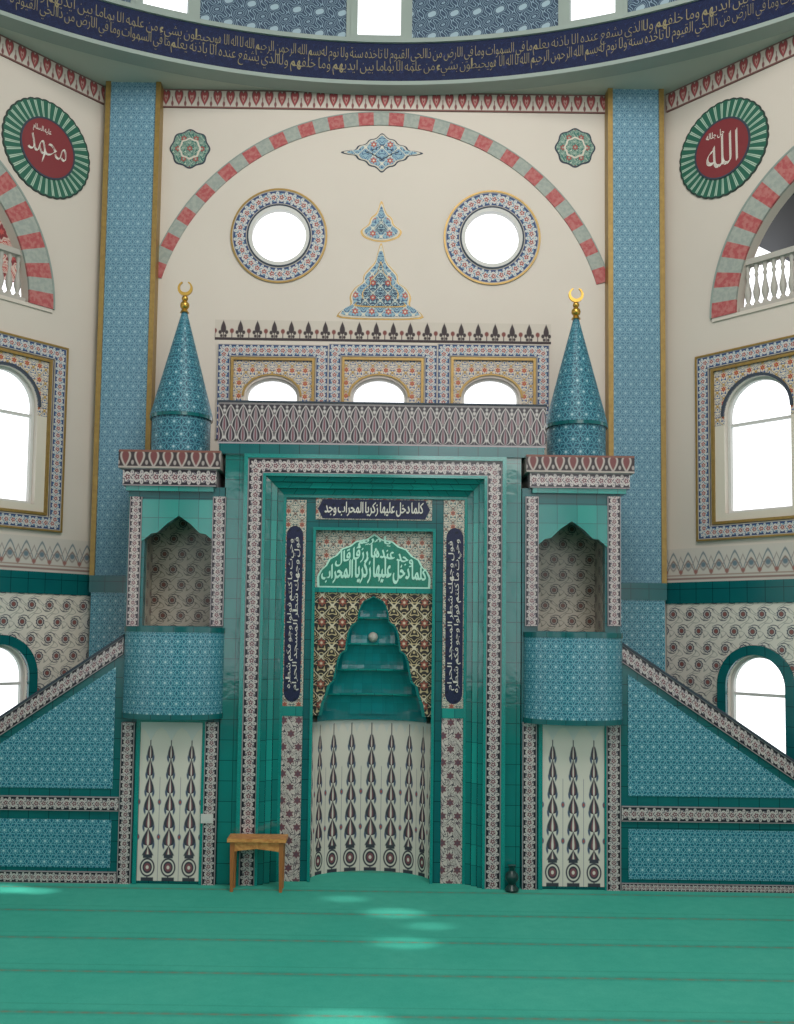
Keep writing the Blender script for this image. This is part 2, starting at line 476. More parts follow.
# ------------------------------------------------------------------ calligraphy
BASE={'ا':(0xFE8D,2),'ب':(0xFE8F,4),'ة':(0xFE93,2),'ت':(0xFE95,4),'ج':(0xFE9D,4),'ح':(0xFEA1,4),'خ':(0xFEA5,4),'د':(0xFEA9,2),'ذ':(0xFEAB,2),'ر':(0xFEAD,2),'ز':(0xFEAF,2),'س':(0xFEB1,4),'ش':(0xFEB5,4),'ص':(0xFEB9,4),'ض':(0xFEBD,4),'ط':(0xFEC1,4),'ع':(0xFEC9,4),'ف':(0xFED1,4),'ق':(0xFED5,4),'ك':(0xFED9,4),'ل':(0xFEDD,4),'م':(0xFEE1,4),'ن':(0xFEE5,4),'ه':(0xFEE9,4),'و':(0xFEED,2),'ي':(0xFEF1,4)}
def shape(s):
    out=[]; n=len(s)
    for i,c in enumerate(s):
        if c not in BASE: out.append(c); continue
        cp,k=BASE[c]
        prev=i>0 and s[i-1] in BASE and BASE[s[i-1]][1]==4
        nxt=k==4 and i+1<n and s[i+1] in BASE
        out.append(chr(cp+((3 if nxt else 1) if prev else (2 if nxt else 0))))
    return ''.join(reversed(out))
def textgeo(s,bold=.02):
    cu=bpy.data.curves.new('t','FONT'); cu.body=shape(s); cu.size=1; cu.offset=bold; cu.resolution_u=3
    cu.space_word=.5
    o=bpy.data.objects.new('t',cu); sc.collection.objects.link(o)
    bpy.context.view_layer.update()
    dg=bpy.context.evaluated_depsgraph_get(); me=bpy.data.meshes.new_from_object(o.evaluated_get(dg))
    vs=[(v.co.x,v.co.y) for v in me.vertices]; fs=[tuple(p.vertices) for p in me.polygons]
    bpy.data.objects.remove(o); bpy.data.curves.remove(cu); bpy.data.meshes.remove(me)
    x0=min(v[0] for v in vs);x1=max(v[0] for v in vs);y0=min(v[1] for v in vs);y1=max(v[1] for v in vs)
    return [((x-x0)/(x1-x0),(y-y0)/(y1-y0)) for x,y in vs],fs,(x1-x0)/(y1-y0)
LAY=[0]
def puttext(mb,s,fn,bold=-.012,nib=.04,m=0):
    # broad-nib look: copies sheared along the pen angle, each on its own thin layer
    vs,fs,asp=textgeo(s,bold)
    for k in (-1,0,1):
        LAY[0]=(LAY[0]+1)%9
        off=Vector((0,-.0007*LAY[0],0))
        P=[fn(min(1.03,max(-.03,u+k*nib/asp*.8+.06/asp*(v-.5)**2)),v+k*nib*.6)+off for u,v in vs]
        for f in fs: mb.face([P[i] for i in f],[(0,0)]*len(f),m)
def inrect(F,r,t,vert=False):
    a0,z0,a1,z1=r
    if vert: return lambda u,v:F.pt(a1-(a1-a0)*v,z0+(z1-z0)*u,t)
    return lambda u,v:F.pt(a0+(a1-a0)*u,z0+(z1-z0)*v,t)

# ------------------------------------------------------------------ room shell
TW=-1.2
aL=F0.px(100,330,TW)[0]; aR=F0.px(664,330,TW)[0]
ZT=F0.px(385,82,-.97)[1]
RC=(0.0,-5.9); RR=6.87
ang=math.radians(50)
FL=Fr((aL,1.2,0),(math.cos(ang),math.sin(ang),0)); FRt=Fr((aR,1.2,0),(math.cos(ang),-math.sin(ang),0))
yA=C.y+ray(377,942).y*(-C.z/ray(377,942).z); STRIPE0[0]=yA
mk('carpet',carpet,rough=.95,spec=.1,bump=.6,bscale=180)
mb=MB(); 
mb.face([(-9,-14,0),(9,-14,0),(9,1.4,0),(-9,1.4,0)],[(-9,-14),(9,-14),(9,1.4),(-9,1.4)])
mb.face([(-9,1.4,-.1),(9,1.4,-.1),(9,-14,-.1),(-9,-14,-.1)],[(0,0)]*4)
for a,b in (((-9,-14),(9,-14)),((9,-14),(9,1.4)),((9,1.4),(-9,1.4)),((-9,1.4),(-9,-14))):
    mb.face([(a[0],a[1],0),(a[0],a[1],-.1),(b[0],b[1],-.1),(b[0],b[1],0)],[(0,0)]*4)
finish('floor',mb,'carpet',kind='structure',label='turquoise-green prayer carpet with thin row lines')
rw=[]
for cx,cy in ((279,236),(492,238)):
    a,z=F0.px(cx,cy,TW); rr=(F0.px(cx+29,cy,TW)[0]-F0.px(cx-29,cy,TW)[0])/2; rw.append((a,z,rr))
aw=[]
for cx,hwp in ((272,27),(379,28),(491,29)):
    a,_=F0.px(cx,390,TW); hw=(F0.px(cx+hwp,400,TW)[0]-F0.px(cx-hwp,400,TW)[0])/2
    zt=F0.px(cx,377,TW)[1]; z0=F0.px(cx,440,TW)[1]; aw.append((a,hw,z0,zt))
holes=[[(a+r*math.cos(2*pi*i/40),z+r*math.sin(2*pi*i/40)) for i in range(40)] for a,z,r in rw]
holes+=[arch(a,hw,z0,zt-hw*.72,hw*.72) for a,hw,z0,zt in aw]
mb=MB(); plate(mb,F0,R((aL-.15,0,aR+.15,ZT)),holes,TW-.12,TW)
finish('wall_back',mb,'wall_cream',kind='structure',label='cream painted prayer wall with arched and round windows')
nwin=[0]; ntrim=[0]
def wname(): nwin[0]+=1; return 'window_%d'%nwin[0]
def tname(): ntrim[0]+=1; return 'trim_%d'%ntrim[0]
for a,z,r in rw:
    w=empty(wname(),F0.pt(a,z-r*1.65,TW),'round window in a blue floral painted ring',None); w['kind']='structure'
    mb=MB(); ring(mb,F0,a,z,r*1.61,r*1.67,TW,TW+.02); finish('outer_ring',mb,'gold',parent=w)
    mb=MB(); ring(mb,F0,a,z,r*1.11,r*1.61,TW,TW+.012); finish('floral_ring',mb,'window_border',parent=w)
    mb=MB(); ring(mb,F0,a,z,r*1.05,r*1.11,TW,TW+.02); finish('inner_ring',mb,'ornament_dark',parent=w)
    mb=MB(); ring(mb,F0,a,z,r*.93,r*1.05,TW-.06,TW+.02); finish('frame',mb,'white_paint',parent=w)
pan=[(217,328),(328,437),(437,549)]
for (a,hw,z0,zt),(p0,p1) in zip(aw,pan):
    w=empty(wname(),F0.pt(a,z0,TW),'arched window in a red and blue painted surround',None); w['kind']='structure'
    r=F0.rect(p0,345,p1,440,TW)
    wd=.145
    mb=MB(); fstrip(mb,F0,r,wd,TW,TW+.03,0,False); finish('painted_border',mb,'window_border',parent=w)
    r2=(r[0]+wd,r[1],r[2]-wd,r[3]-wd)
    mb=MB(); fstrip(mb,F0,(r2[0]+.01,r2[1],r2[2]-.01,r2[3]-.01),.03,TW,TW+.04,0,False); finish('gold_border',mb,'gold',parent=w)
    r3=(r2[0]+.04,r2[1],r2[2]-.04,r2[3]-.04)
    mb=MB(); hole=arch(a,hw+.02,z0,zt-hw*.72,hw*.72+.02)
    out=[(r3[0],z0),(a-hw-.02,z0)]+[p for p in hole[::-1][:-2]]+[(a+hw+.02,z0),(r3[2],z0),(r3[2],r3[3]),(r3[0],r3[3])]
    plate(mb,F0,out,[],TW,TW+.012,0,None,cuv(a,zt)); finish('painted_spandrel',mb,'spandrel_rich',parent=w)
    mb=MB(); ring(mb,F0,0,0,.93,1.0,0,.02,a0=0,a1=pi,n=24)
    for i,v in enumerate(mb.v):
        x,y,zz=v; mb.v[i]=F0.pt(a+x*(hw+.035),zt-hw*.72+zz*(hw*.72+.035),TW+(.02 if y<-.001 else 0))
    finish('arch_moulding',mb,'gold',parent=w)
    mb=MB(); out=arch(a,hw+.01,z0,zt-hw*.72,hw*.72+.01); inn=arch(a,hw-.03,z0+.05,zt-hw*.72,hw*.72-.03)
    plate(mb,F0,out,[inn],TW-.1,TW-.06); finish('frame',mb,'white_paint',parent=w)
simple(tname(),F0,F0.rect(215,322,551,342,TW),TW,TW+.006,'trefoil_frieze',huv,kind='structure')
zf0=F0.px(385,111,TW)[1]; zf1=F0.px(385,93,TW)[1]
simple(tname(),F0,(F0.px(160,100,TW)[0],zf0,F0.px(607,100,TW)[0],zf1),TW,TW+.02,'red_frieze',huv,kind='structure')
TP=-1.05
for x0,x1,s in ((103,149,-1),(613,660,1)):
    r=F0.rect(x0,200,x1,460,TP); r=(r[0],0,r[2],ZT)
    simple(tname(),F0,r,TW,TP,'pilaster_hex',kind='structure')
    for xx in ((r[0]-.055,r[0]),(r[2],r[2]+.055)):
        simple(tname(),F0,(xx[0],F0.px(385,581,TP)[1],xx[1],ZT),TW,TP+.02,'gold',kind='structure')
    zb=F0.px(640,600,TP)[1]; zb1=F0.px(640,583,TP)[1]
    simple(tname(),F0,(r[0]-.03,0,r[2]+.03,zb),TP,TP+.02,'blue_hex',kind='structure')
    simple(tname(),F0,(r[0]-.05,zb,r[2]+.05,zb1),TP,TP+.03,'teal_dark',kind='structure')
# big arch on main wall
p0=F0.px(149,278,TW); p1=F0.px(609,278,TW); pt_=F0.px(380,113,TW)
hc=(p1[0]-p0[0])/2; sg=pt_[1]-(p0[1]+p1[1])/2; RA=(hc*hc+sg*sg)/(2*sg); ca=(p0[0]+p1[0])/2; cz=pt_[1]-RA
a_s=math.asin(((p0[1]+p1[1])/2-cz)/RA)
archo=empty('painted_arch',F0.pt(ca,cz,TW),'large round arch band of red and grey-green blocks','arch')
def voussoirs(F,ca,cz,R0,R1,a0,a1,nb,t0,t1,parent):
    for i in range(nb):
        mat,lab=(('red_block','red patterned block') if i%2==0 else ('grey_block','grey-green patterned block'))
        mb=MB()
        ring(mb,F,ca,cz,R0,R1,t0,t1,0,a0+(a1-a0)*i/nb,a0+(a1-a0)*(i+1)/nb,3,norm=False)
        finish('arch_block',mb,mat,parent=parent,label=lab)
voussoirs(F0,ca,cz,RA-.15,RA,a_s,pi-a_s,39,TW,TW+.015,archo)
mb=MB(); ring(mb,F0,ca,cz,RA,RA+.012,TW,TW+.018,0,a_s,pi-a_s,60); finish('arch_edge',mb,'moulding',parent=archo)
def chaikin(pts,n=2):
    for _ in range(n):
        o=[]
        for i in range(len(pts)):
            p,q=pts[i],pts[(i+1)%len(pts)]
            o+=[(p[0]*.78+q[0]*.22,p[1]*.78+q[1]*.22),(p[0]*.22+q[0]*.78,p[1]*.22+q[1]*.78)]
        pts=o
    return pts
def ornament(name,F,ca,cz,pts,t,layers,label,cat='painted ornament',group=None,smooth=True):
    e=empty(name,F.pt(ca,cz,t),label,cat,group)
    zc=sum(p[1] for p in pts)/len(pts)*.85
    if smooth: pts=chaikin(pts)
    for i,(s,mat,nm) in enumerate(layers):
        mb=MB(); plate(mb,F,[(ca+x*s,cz+zc+(z-zc)*s) for x,z in pts],[],t,t+.004*(i+1),0,None,cuv(ca,cz)); finish(nm,mb,mat,parent=e)
    return e
def rose(r,n,amp,k=96): return [(r*(1+amp*math.cos(n*2*pi*i/k))*math.cos(2*pi*i/k),r*(1+amp*math.cos(n*2*pi*i/k))*math.sin(2*pi*i/k)) for i in range(k)]
for cx,cy in ((190,149),(575,148)):
    a,z=F0.px(cx,cy,TW)
    ornament('rosette_ornament',F0,a,z,rose(.225,8,.05),TW,[(1,'ornament_dark','outline'),(.92,'ornament_teal','field'),(.55,'ornament_cream','centre_ring'),(.46,'ornament_teal','centre')],'small scalloped green and cream painted rosette',group='small painted rosettes',smooth=False)
a,z=F0.px(382,153,TW)
half=[(-.50,0),(-.38,.03),(-.31,.03),(-.28,.085),(-.19,.10),(-.15,.16),(-.07,.17),(0,.25)]
top=half+[(-x,y) for x,y in half[::-1][1:]]
dia=top+[(x,-y) for x,y in top[::-1][1:-1]]
ornament('diamond_ornament',F0,a,z,dia,TW,[(1,'ornament_dark','outline'),(.93,'ornament_cream','edge'),(.86,'ornament_blue','field'),(.40,'ornament_dark','centre_ring'),(.34,'ornament_blue','centre')],'pointed blue painted cartouche above the round windows')
a,z=F0.px(380,320,TW)
hp=[(.52,0),(.46,.10),(.33,.16),(.36,.27),(.29,.38),(.20,.43),(.20,.52),(.13,.60),(.06,.68),(.04,.78),(0,.93)]
tri=[(x,y) for x,y in hp]+[(-x,y) for x,y in hp[::-1][1:]]
ornament('ogee_ornament',F0,a,z,tri,TW,[(1,'gold','gold_outline'),(.95,'ornament_cream','edge'),(.90,'ornament_blue','field'),(.60,'gold','inner_outline'),(.56,'ornament_navy','inner_field')],'ogee-shaped blue painted ornament between the round windows')
a,z=F0.px(381,242,TW)
hp=[(.07,0),(.21,.05),(.25,.13),(.14,.20),(.13,.28),(.05,.34),(0,.52)]
tri=[(x,y) for x,y in hp]+[(-x,y) for x,y in hp[::-1][1:]]
ornament('finial_ornament',F0,a,z,tri,TW,[(1,'gold','gold_outline'),(.90,'ornament_cream','edge'),(.80,'ornament_blue','field'),(.35,'ornament_navy','centre')],'small pointed painted finial above the ogee ornament')

# ------------------------------------------------------------------ side walls
def side(F,sg,nm):
    G=FRt
    def s_(x,y,t=0): return G.px(x,y,t)
    A=lambda s:sg*s
    def rr(s0,z0,s1,z1): return (min(A(s0),A(s1)),z0,max(A(s0),A(s1)),z1)
    holes=[]
    s1,zs=s_(713,319); s2,z2=s_(794,150)
    ds=s2-s1; dz=z2-zs; Rr=(ds*ds+dz*dz)/(2*ds); bw=s_(738,300)[0]-s_(714,300)[0]
    ac=A(s1+Rr)
    holes.append(arch(ac,Rr-bw,zs,zs+.001,Rr-bw,40))
    sL,_=s_(725,450); wc,_=s_(757.5,450); hw=wc-sL; z0w=s_(757,511)[1]; ztw=s_(757,376)[1]
    wcA=A(wc); holes.append(arch(wcA,hw,z0w,ztw-hw,hw,24))
    lc,_=s_(757,690); lL,_=s_(728,690); hl=lc-lL; zl0=s_(757,790)[1]; zlt=s_(757,655)[1]
    lcA=A(lc); lowarch=arch(lcA,hl,zl0,zlt-hl,hl,24); holes.append(lowarch)
    LEN=5.2
    mb=MB(); plate(mb,F,R(rr(0,0,LEN,ZT)),holes,-.14,0)
    finish(nm,mb,'wall_side',kind='structure',label='cream angled side wall with gallery arch and windows')
    r=rr(.06,zf0,LEN,zf1); simple(tname(),F,r,0,.02,'red_frieze',huv,kind='structure')
    zl=s_(730,581)[1]; zu=s_(730,546)[1]; zg0=s_(730,603)[1]
    simple(tname(),F,rr(.02,zl,LEN,zu),0,.015,'lace_frieze',huv,kind='structure')
    simple(tname(),F,rr(.02,zg0,LEN,zl),0,.03,'teal_dark',kind='structure')
    mb=MB(); plate(mb,F,R(rr(.02,0,LEN,zg0)),[lowarch],0,.015); finish(tname(),mb,'floral_tile',kind='structure')
    e=empty('gallery_arch',F.pt(ac,zs,0),'round gallery arch with red and grey-green voussoirs','arch',group='gallery arches')
    voussoirs(F,ac,zs,Rr-bw,Rr,0,pi,33,0,.03,e)
    mb=MB(); ring(mb,F,ac,zs,Rr,Rr+.02,0,.035,0,0,pi,60); finish('arch_edge',mb,'moulding',parent=e)
    mb=MB(); box(mb,F,rr(s1-.0,zs-.04,s1+2*Rr+.1,zs),0,.02); finish(tname(),mb,'wall_side',kind='structure')
    mb=MB()
    rg=rr(s1-.1,zs,s1+2*Rr,zs+Rr+.3)
    box(mb,F,rg,-2.0,-1.9); box(mb,F,(rg[0],rg[1]-.1,rg[2],rg[1]),-2.0,-.14)
    if sg>0: box(mb,F,(rg[0],zs+1.15,rg[2],zs+1.25),-2.0,-.14,1)
    else: box(mb,F,(rg[0],zs+.55,rg[2],zs+1.25),-1.0,-.9,2)
    ob=finish('wall_gallery_right' if sg>0 else 'wall_gallery_left',mb,['wall_side','dark_opening','red_pattern'],kind='structure',label='shadowed gallery room behind the arch')
    zb0=zs; zb1=zs+.50
    si=s1+bw
    bal=empty('balustrade',F.pt(A(si+.9),zs,-.07),'white turned-baluster railing in the gallery arch','balustrade',group='gallery balustrades')
    mb=MB(); box(mb,F,rr(si+.02,zb1,si+2.2,zb1+.06),-.13,-.02); finish('handrail',mb,'stone_grey',parent=bal)
    mb=MB(); box(mb,F,rr(si+.02,zb0,si+2.2,zb0+.05),-.13,-.02); finish('base_rail',mb,'stone_grey',parent=bal)
    h=zb1-zb0-.05
    pr=[(0,0),(.032,0),(.032,.03),(.017,.05),(.036,.12),(.038,.16),(.016,.27),(.014,.31),(.024,.34),(.014,.37),(.028,h-.02),(.028,h),(0,h)]
    first=None
    for i in range(22):
        p=F.pt(A(si+.09+i*.098),zb0+.05,-.075)
        if first is None:
            mb=MB(); lathe(mb,p.x,p.y,[(r,z+p.z) for r,z in pr],12); first=finish('baluster',mb,'stone_grey',parent=bal,smooth=True); fp=p
        else:
            ob=first.copy(); sc.collection.objects.link(ob); ob.parent=bal; ob.location=first.location+(p-fp)
    w=empty(wname(),F.pt(wcA,z0w,0),'tall arched window with floral painted frame and gold edging',None); w['kind']='structure'
    fo=wc-s_(699,440)[0]; zt=s_(757,346)[1]; zb=s_(757,536)[1]; wd=.14
    o=(wcA-fo,zb,wcA+fo,zt)
    mb=MB(); fstrip(mb,F,o,wd,0,.03); finish('painted_border',mb,'window_border',parent=w)
    mb=MB(); fstrip(mb,F,(o[0]-.02,o[1]-.02,o[2]+.02,o[3]+.02),.02,0,.04); finish('gold_border',mb,'gold',parent=w)
    g=.03; q=(o[0]+wd+g,o[1]+wd+.01,o[2]-wd-g,o[3]-wd-g*.5)
    mb=MB(); fstrip(mb,F,q,.03,0,.04); finish('gold_border',mb,'gold',parent=w)
    q=(q[0]+.03,q[1]+.03,q[2]-.03,q[3]-.03)
    zsp=ztw-hw*1.25
    ap=[(wcA+hw*math.cos(pi-pi*i/24),ztw-hw+hw*math.sin(pi-pi*i/24)) for i in range(25)]
    up=[(q[0],zsp),(wcA-hw,zsp)]+ap+[(wcA+hw,zsp),(q[2],zsp),(q[2],q[3]),(q[0],q[3])]
    mb=MB(); plate(mb,F,up,[],0,.012,0,None,cuv(wcA,ztw)); finish('painted_spandrel',mb,'spandrel_rich',parent=w,label='dense red and blue painted spandrel')
    mb=MB()
    for xa,xb in ((q[0],wcA-hw),(wcA+hw,q[2])):
        box(mb,F,(xa,z0w,xb,zsp),0,.010)
    box(mb,F,(q[0],q[1],q[2],z0w),0,.010)
    finish('painted_field',mb,'ornament_cream',parent=w)
    mb=MB(); ring(mb,F,wcA,ztw-hw,hw,hw+.03,0,.03,0,0,pi,24); finish('arch_moulding',mb,'ornament_dark',parent=w)
    mb=MB(); plate(mb,F,arch(wcA,hw,z0w,ztw-hw,hw,24),[arch(wcA,hw-.03,z0w+.03,ztw-hw,hw-.03,24)],-.11,-.06)
    zm=z0w+.66*(ztw-z0w)
    box(mb,F,(wcA-hw+.03,zm,wcA+hw-.03,zm+.03),-.11,-.07)
    finish('frame',mb,'white_paint',parent=w)
    w=empty(wname(),F.pt(lcA,zl0,0),'small arched window with teal tiled surround',None); w['kind']='structure'
    mb=MB(); o=arch(lcA,hl+.1,zl0,zlt-hl,hl+.1,24); plate(mb,F,o,[arch(lcA,hl,zl0+.02,zlt-hl,hl,24)],0,.05); finish('surround',mb,'teal_dark',parent=w)
    mb=MB(); plate(mb,F,arch(lcA,hl,zl0,zlt-hl,hl,24),[arch(lcA,hl-.03,zl0+.05,zlt-hl,hl-.03,24)],-.11,-.06)
    box(mb,F,(lcA-hl+.03,zlt-hl-.1,lcA+hl-.03,zlt-hl-.07),-.11,-.07)
    finish('frame',mb,'white_paint',parent=w)
    if sg>0: mc,mz=s_(723,149)
    else: mc,mz=FL.px(47,149); mc=-mc
    e=empty('calligraphy_medallion',F.pt(A(mc),mz-.55,0),'green rayed medallion with red centre reading '+('Allah' if sg>0 else 'Muhammad')+' in white','medallion')
    rad_=.53; rc=.315
    mb=MB(); ca_,cz_=A(mc),mz
    n=144
    for i in range(n):
        a0_,a1_=2*pi*i/n,2*pi*(i+1)/n
        def RO(a): return rad_*(1+.02*abs(math.sin(a*18)))
        P=[(ca_+rc*math.cos(a0_),cz_+rc*math.sin(a0_)),(ca_+RO(a0_)*math.cos(a0_),cz_+RO(a0_)*math.sin(a0_)),(ca_+RO(a1_)*math.cos(a1_),cz_+RO(a1_)*math.sin(a1_)),(ca_+rc*math.cos(a1_),cz_+rc*math.sin(a1_))]
        u0,u1=i/n,(i+1)/n
        mb.face([F.pt(*p,.015) for p in P],[(u0,0),(u0,1),(u1,1),(u1,0)])
        mb.face([F.pt(P[1][0],P[1][1],.015),F.pt(P[1][0],P[1][1],0),F.pt(P[2][0],P[2][1],0),F.pt(P[2][0],P[2][1],.015)],[(u0,1)]*4)
    finish('petal_ring',mb,'petal_green',parent=e)
    mb=MB(); plate(mb,F,[(ca_+(rc+.02)*math.cos(2*pi*i/48),cz_+(rc+.02)*math.sin(2*pi*i/48)) for i in range(48)],[],0,.025); disc=finish('centre_disc',mb,'medallion_red',parent=e)
    mb=MB(); ring(mb,F,ca_,cz_,rc,rc+.02,0,.028); finish('disc_rim',mb,'ornament_dark',parent=e)
    mb=MB()
    if sg>0: puttext(mb,'الله',inrect(F,(ca_-.18,cz_-.19,ca_+.18,cz_+.15),.027),-.03,.05)
    else: puttext(mb,'محمد',inrect(F,(ca_-.24,cz_-.18,ca_+.22,cz_+.10),.027),-.03,.05)
    puttext(mb,'عليه السلام' if sg<0 else 'جل جلاله',inrect(F,(ca_-.19,cz_+.13,ca_+.03,cz_+.22),.027),-.01,.03)
    finish('inscription',mb,'cream_ink',parent=disc,weld=False)
side(FRt,1,'wall_right'); side(FL,-1,'wall_left')
# the unseen rest of the prayer hall: tall walls with large windows
XS=8.3; YR=-13.6
FB=Fr((0,YR,0),(-1,0,0))
hl_=[arch(c_,.85,1.2,5.2,.85,16) for c_ in (-6,-3.6,3.6,6)]+[arch(c_,.7,5.8,7.2,.7,16) for c_ in (-1.2,1.2)]
mb=MB(); plate(mb,FB,R((-XS,0,XS,ZT)),hl_,-.2,0); finish('wall_rear',mb,'wall_side',kind='structure')
for sx_,nm in ((1,'wall_rear_right'),(-1,'wall_rear_left')):
    Fs=Fr((sx_*XS,-8,0),(0,-1*sx_,0)) 
    hs=[arch(c_,.8,1.2,5.0,.8,16) for c_ in (-3.4,-.8,1.8,4.2)]
    mb=MB(); plate(mb,Fs,R((-5.6,0,5.6,ZT)),hs,-.2,0); finish(nm,mb,'wall_side',kind='structure')

# ------------------------------------------------------------------ dome ring and ceiling
zt=F0.px(385,43,-.97)[1]
cx,cy=RC
mb=MB()
lathe(mb,cx,cy,[(RR,ZT),(8.2,ZT),(8.2,ZT+.12),(RR,ZT+.12),(RR,ZT)],48,0,0,pi)
lathe(mb,cx,cy,[(RR,ZT),(12,ZT),(12,ZT+.12),(RR,ZT+.12),(RR,ZT)],48,0,pi,2*pi)
for sg_ in (1,-1):
    lathe(mb,cx,cy,[(8.2,ZT),(9.8,ZT),(9.8,ZT+.12),(8.2,ZT+.12),(8.2,ZT)],12,0,pi/2-sg_*math.radians(90),pi/2-sg_*math.radians(52))
finish('ceiling',mb,'soffit',kind='structure',label='ring-shaped ceiling carrying the dome')
A0,A1=math.radians(90-75),math.radians(90+75)
def cyl(name,r0,r1,z0,z1,mat,a0=A0,a1=A1,n=90,uvs=1,**k):
    mb=MB(); lathe(mb,cx,cy,[(r0,z0),(r1,z0),(r1,z1),(r0,z1),(r0,z0)],n,0,a0,a1,uvs=uvs)
    for a in (a0,a1):
        c_,s_=math.cos(a),math.sin(a)
        mb.face([(cx+r0*c_,cy+r0*s_,z0),(cx+r1*c_,cy+r1*s_,z0),(cx+r1*c_,cy+r1*s_,z1),(cx+r0*c_,cy+r0*s_,z1)],[(0,0)]*4)
    return finish(name,mb,mat,**k)
cyl(tname(),RR-.03,RR+.2,ZT-.05,ZT-.005,'moulding',kind='structure')
band=cyl(tname(),RR-.02,RR+.2,ZT-.005,zt-.02,'ring_navy',kind='structure',label='navy dome band with gold Arabic inscription')
mb=MB()
texts=['بسم الله الرحمن الرحيم الله لا اله الا هو','الحي القيوم لا تاخذه سنة ولا نوم له','ما في السموات وما في الارض من ذا','الذي يشفع عنده الا باذنه يعلم','ما بين ايديهم وما خلفهم ولا','يحيطون بشيء من علمه الا بما']
step=math.radians(10)
for k in range(-5,5):
    for row in (0,1):
        s=texts[(k+5)%6] if row==0 else texts[(k+8)%6]
        am=math.radians(90)-(k+.5+(.4 if row else 0))*step
        hz=(zt-ZT-.12)
        def fn(u,v,am=am,row=row):
            a=am+step*.495*(1-2*u); r=RR-.025
            return Vector((cx+r*math.cos(a),cy+r*math.sin(a),ZT+.05+hz*(.42*row)+hz*.55*v))
        puttext(mb,s,fn,-.025,.02)
finish('inscription',mb,'gold_ink',parent=band,weld=False)
cyl(tname(),RR-.05,RR+.2,zt-.02,zt+.03,'moulding',kind='structure')
zd0=zt+.03; zd1=zd0+1.25
for k in range(-4,5):
    am=pi/2-math.radians(20)*k+math.radians(.5); wa=math.radians(2.4)
    w=empty(wname(),(cx+RR*math.cos(am),cy+RR*math.sin(am),zd0),'bright drum window under the dome',None); w['kind']='structure'
    for s in (-1,1):
        cyl('frame_jamb',RR-.02,RR+.1,zd0,zd1,'moulding',am+s*wa-.006,am+s*wa+.006,2,parent=w)
    cyl('frame_sill',RR-.02,RR+.1,zd0,zd0+.05,'moulding',am-wa,am+wa,6,parent=w)
    cyl(tname(),RR+.02,RR+.1,zd0,zd1,'dome_lattice',am-math.radians(20)+wa+.006,am-wa-.006,12,kind='structure')
    am2=am-math.radians(10)
    for s in (-1,1):
        aj=am2+s*math.radians(7.1)
        cyl(tname(),RR-.01,RR+.05,zd0,zd1,'moulding',aj-.004,aj+.004,2,kind='structure')
mb=MB(); prof=[(RR+.15,zd1)]+[((RR+.15)*math.cos(i*pi/24),zd1+4*math.sin(i*pi/24)) for i in range(1,12)]+[(0,zd1+4)]
lathe(mb,cx,cy,prof,64); finish('ceiling_dome',mb,'soffit',kind='structure',smooth=True)

# ------------------------------------------------------------------ mihrab
mloc=F0.pt(F0.px(372.5,700,0)[0],0,0)
mih=empty('mihrab',mloc,'monumental teal and navy tiled mihrab with calligraphy and stepped hood','mihrab')
bo=F0.rect(220.5,456,520.5,885,0); bo=(bo[0],0,bo[2],bo[3])
bi=F0.rect(244,460,501,885,0); bi=(bi[0],0,bi[2],bi[3])
bii=F0.rect(259,474,486,885,0)
bw=bii[0]-bi[0]; bii=(bi[0]+bw,0,bi[2]-bw,bi[3]-bw)
TI=-.17
def U(o,i): return [(o[0],o[1]),(i[0],o[1]),(i[0],i[3]),(i[2],i[3]),(i[2],o[1]),(o[2],o[1]),(o[2],o[3]),(o[0],o[3])]
mb=MB()
plate(mb,F0,U(bo,bii),[],-.15,0)
box(mb,F0,(bo[0],0,bo[0]+.12,bo[3]),TW,-.15); box(mb,F0,(bo[2]-.12,0,bo[2],bo[3]),TW,-.15)
box(mb,F0,(bo[0]+.12,bo[3]-.12,bo[2]-.12,bo[3]),TW,-.15)
finish('body',mb,'teal_tile',parent=mih)
mb=MB(); fstrip(mb,F0,bi,bw,0,.025,0,False); finish('outer_border',mb,'mauve_border',parent=mih)
mb=MB(); fstrip(mb,F0,(bi[0]-.04,0,bi[2]+.04,bi[3]+.04),.04,0,.05,0,False); finish('edge_moulding',mb,'teal_light',parent=mih)
mb=MB(); fstrip(mb,F0,(bii[0]-.0,0,bii[2]+.0,bii[3]),.03,0,.04,0,False); finish('edge_moulding',mb,'teal_light',parent=mih)
ii=F0.rect(280,496,466,885,TI); ii=(ii[0],0,ii[2],ii[3])
o=(bii[0]+.02,0,bii[2]-.02,bii[3]-.02)
NSP=3
def lerp(k): return tuple(o[i]+(ii[i]-o[i])*k for i in range(4))
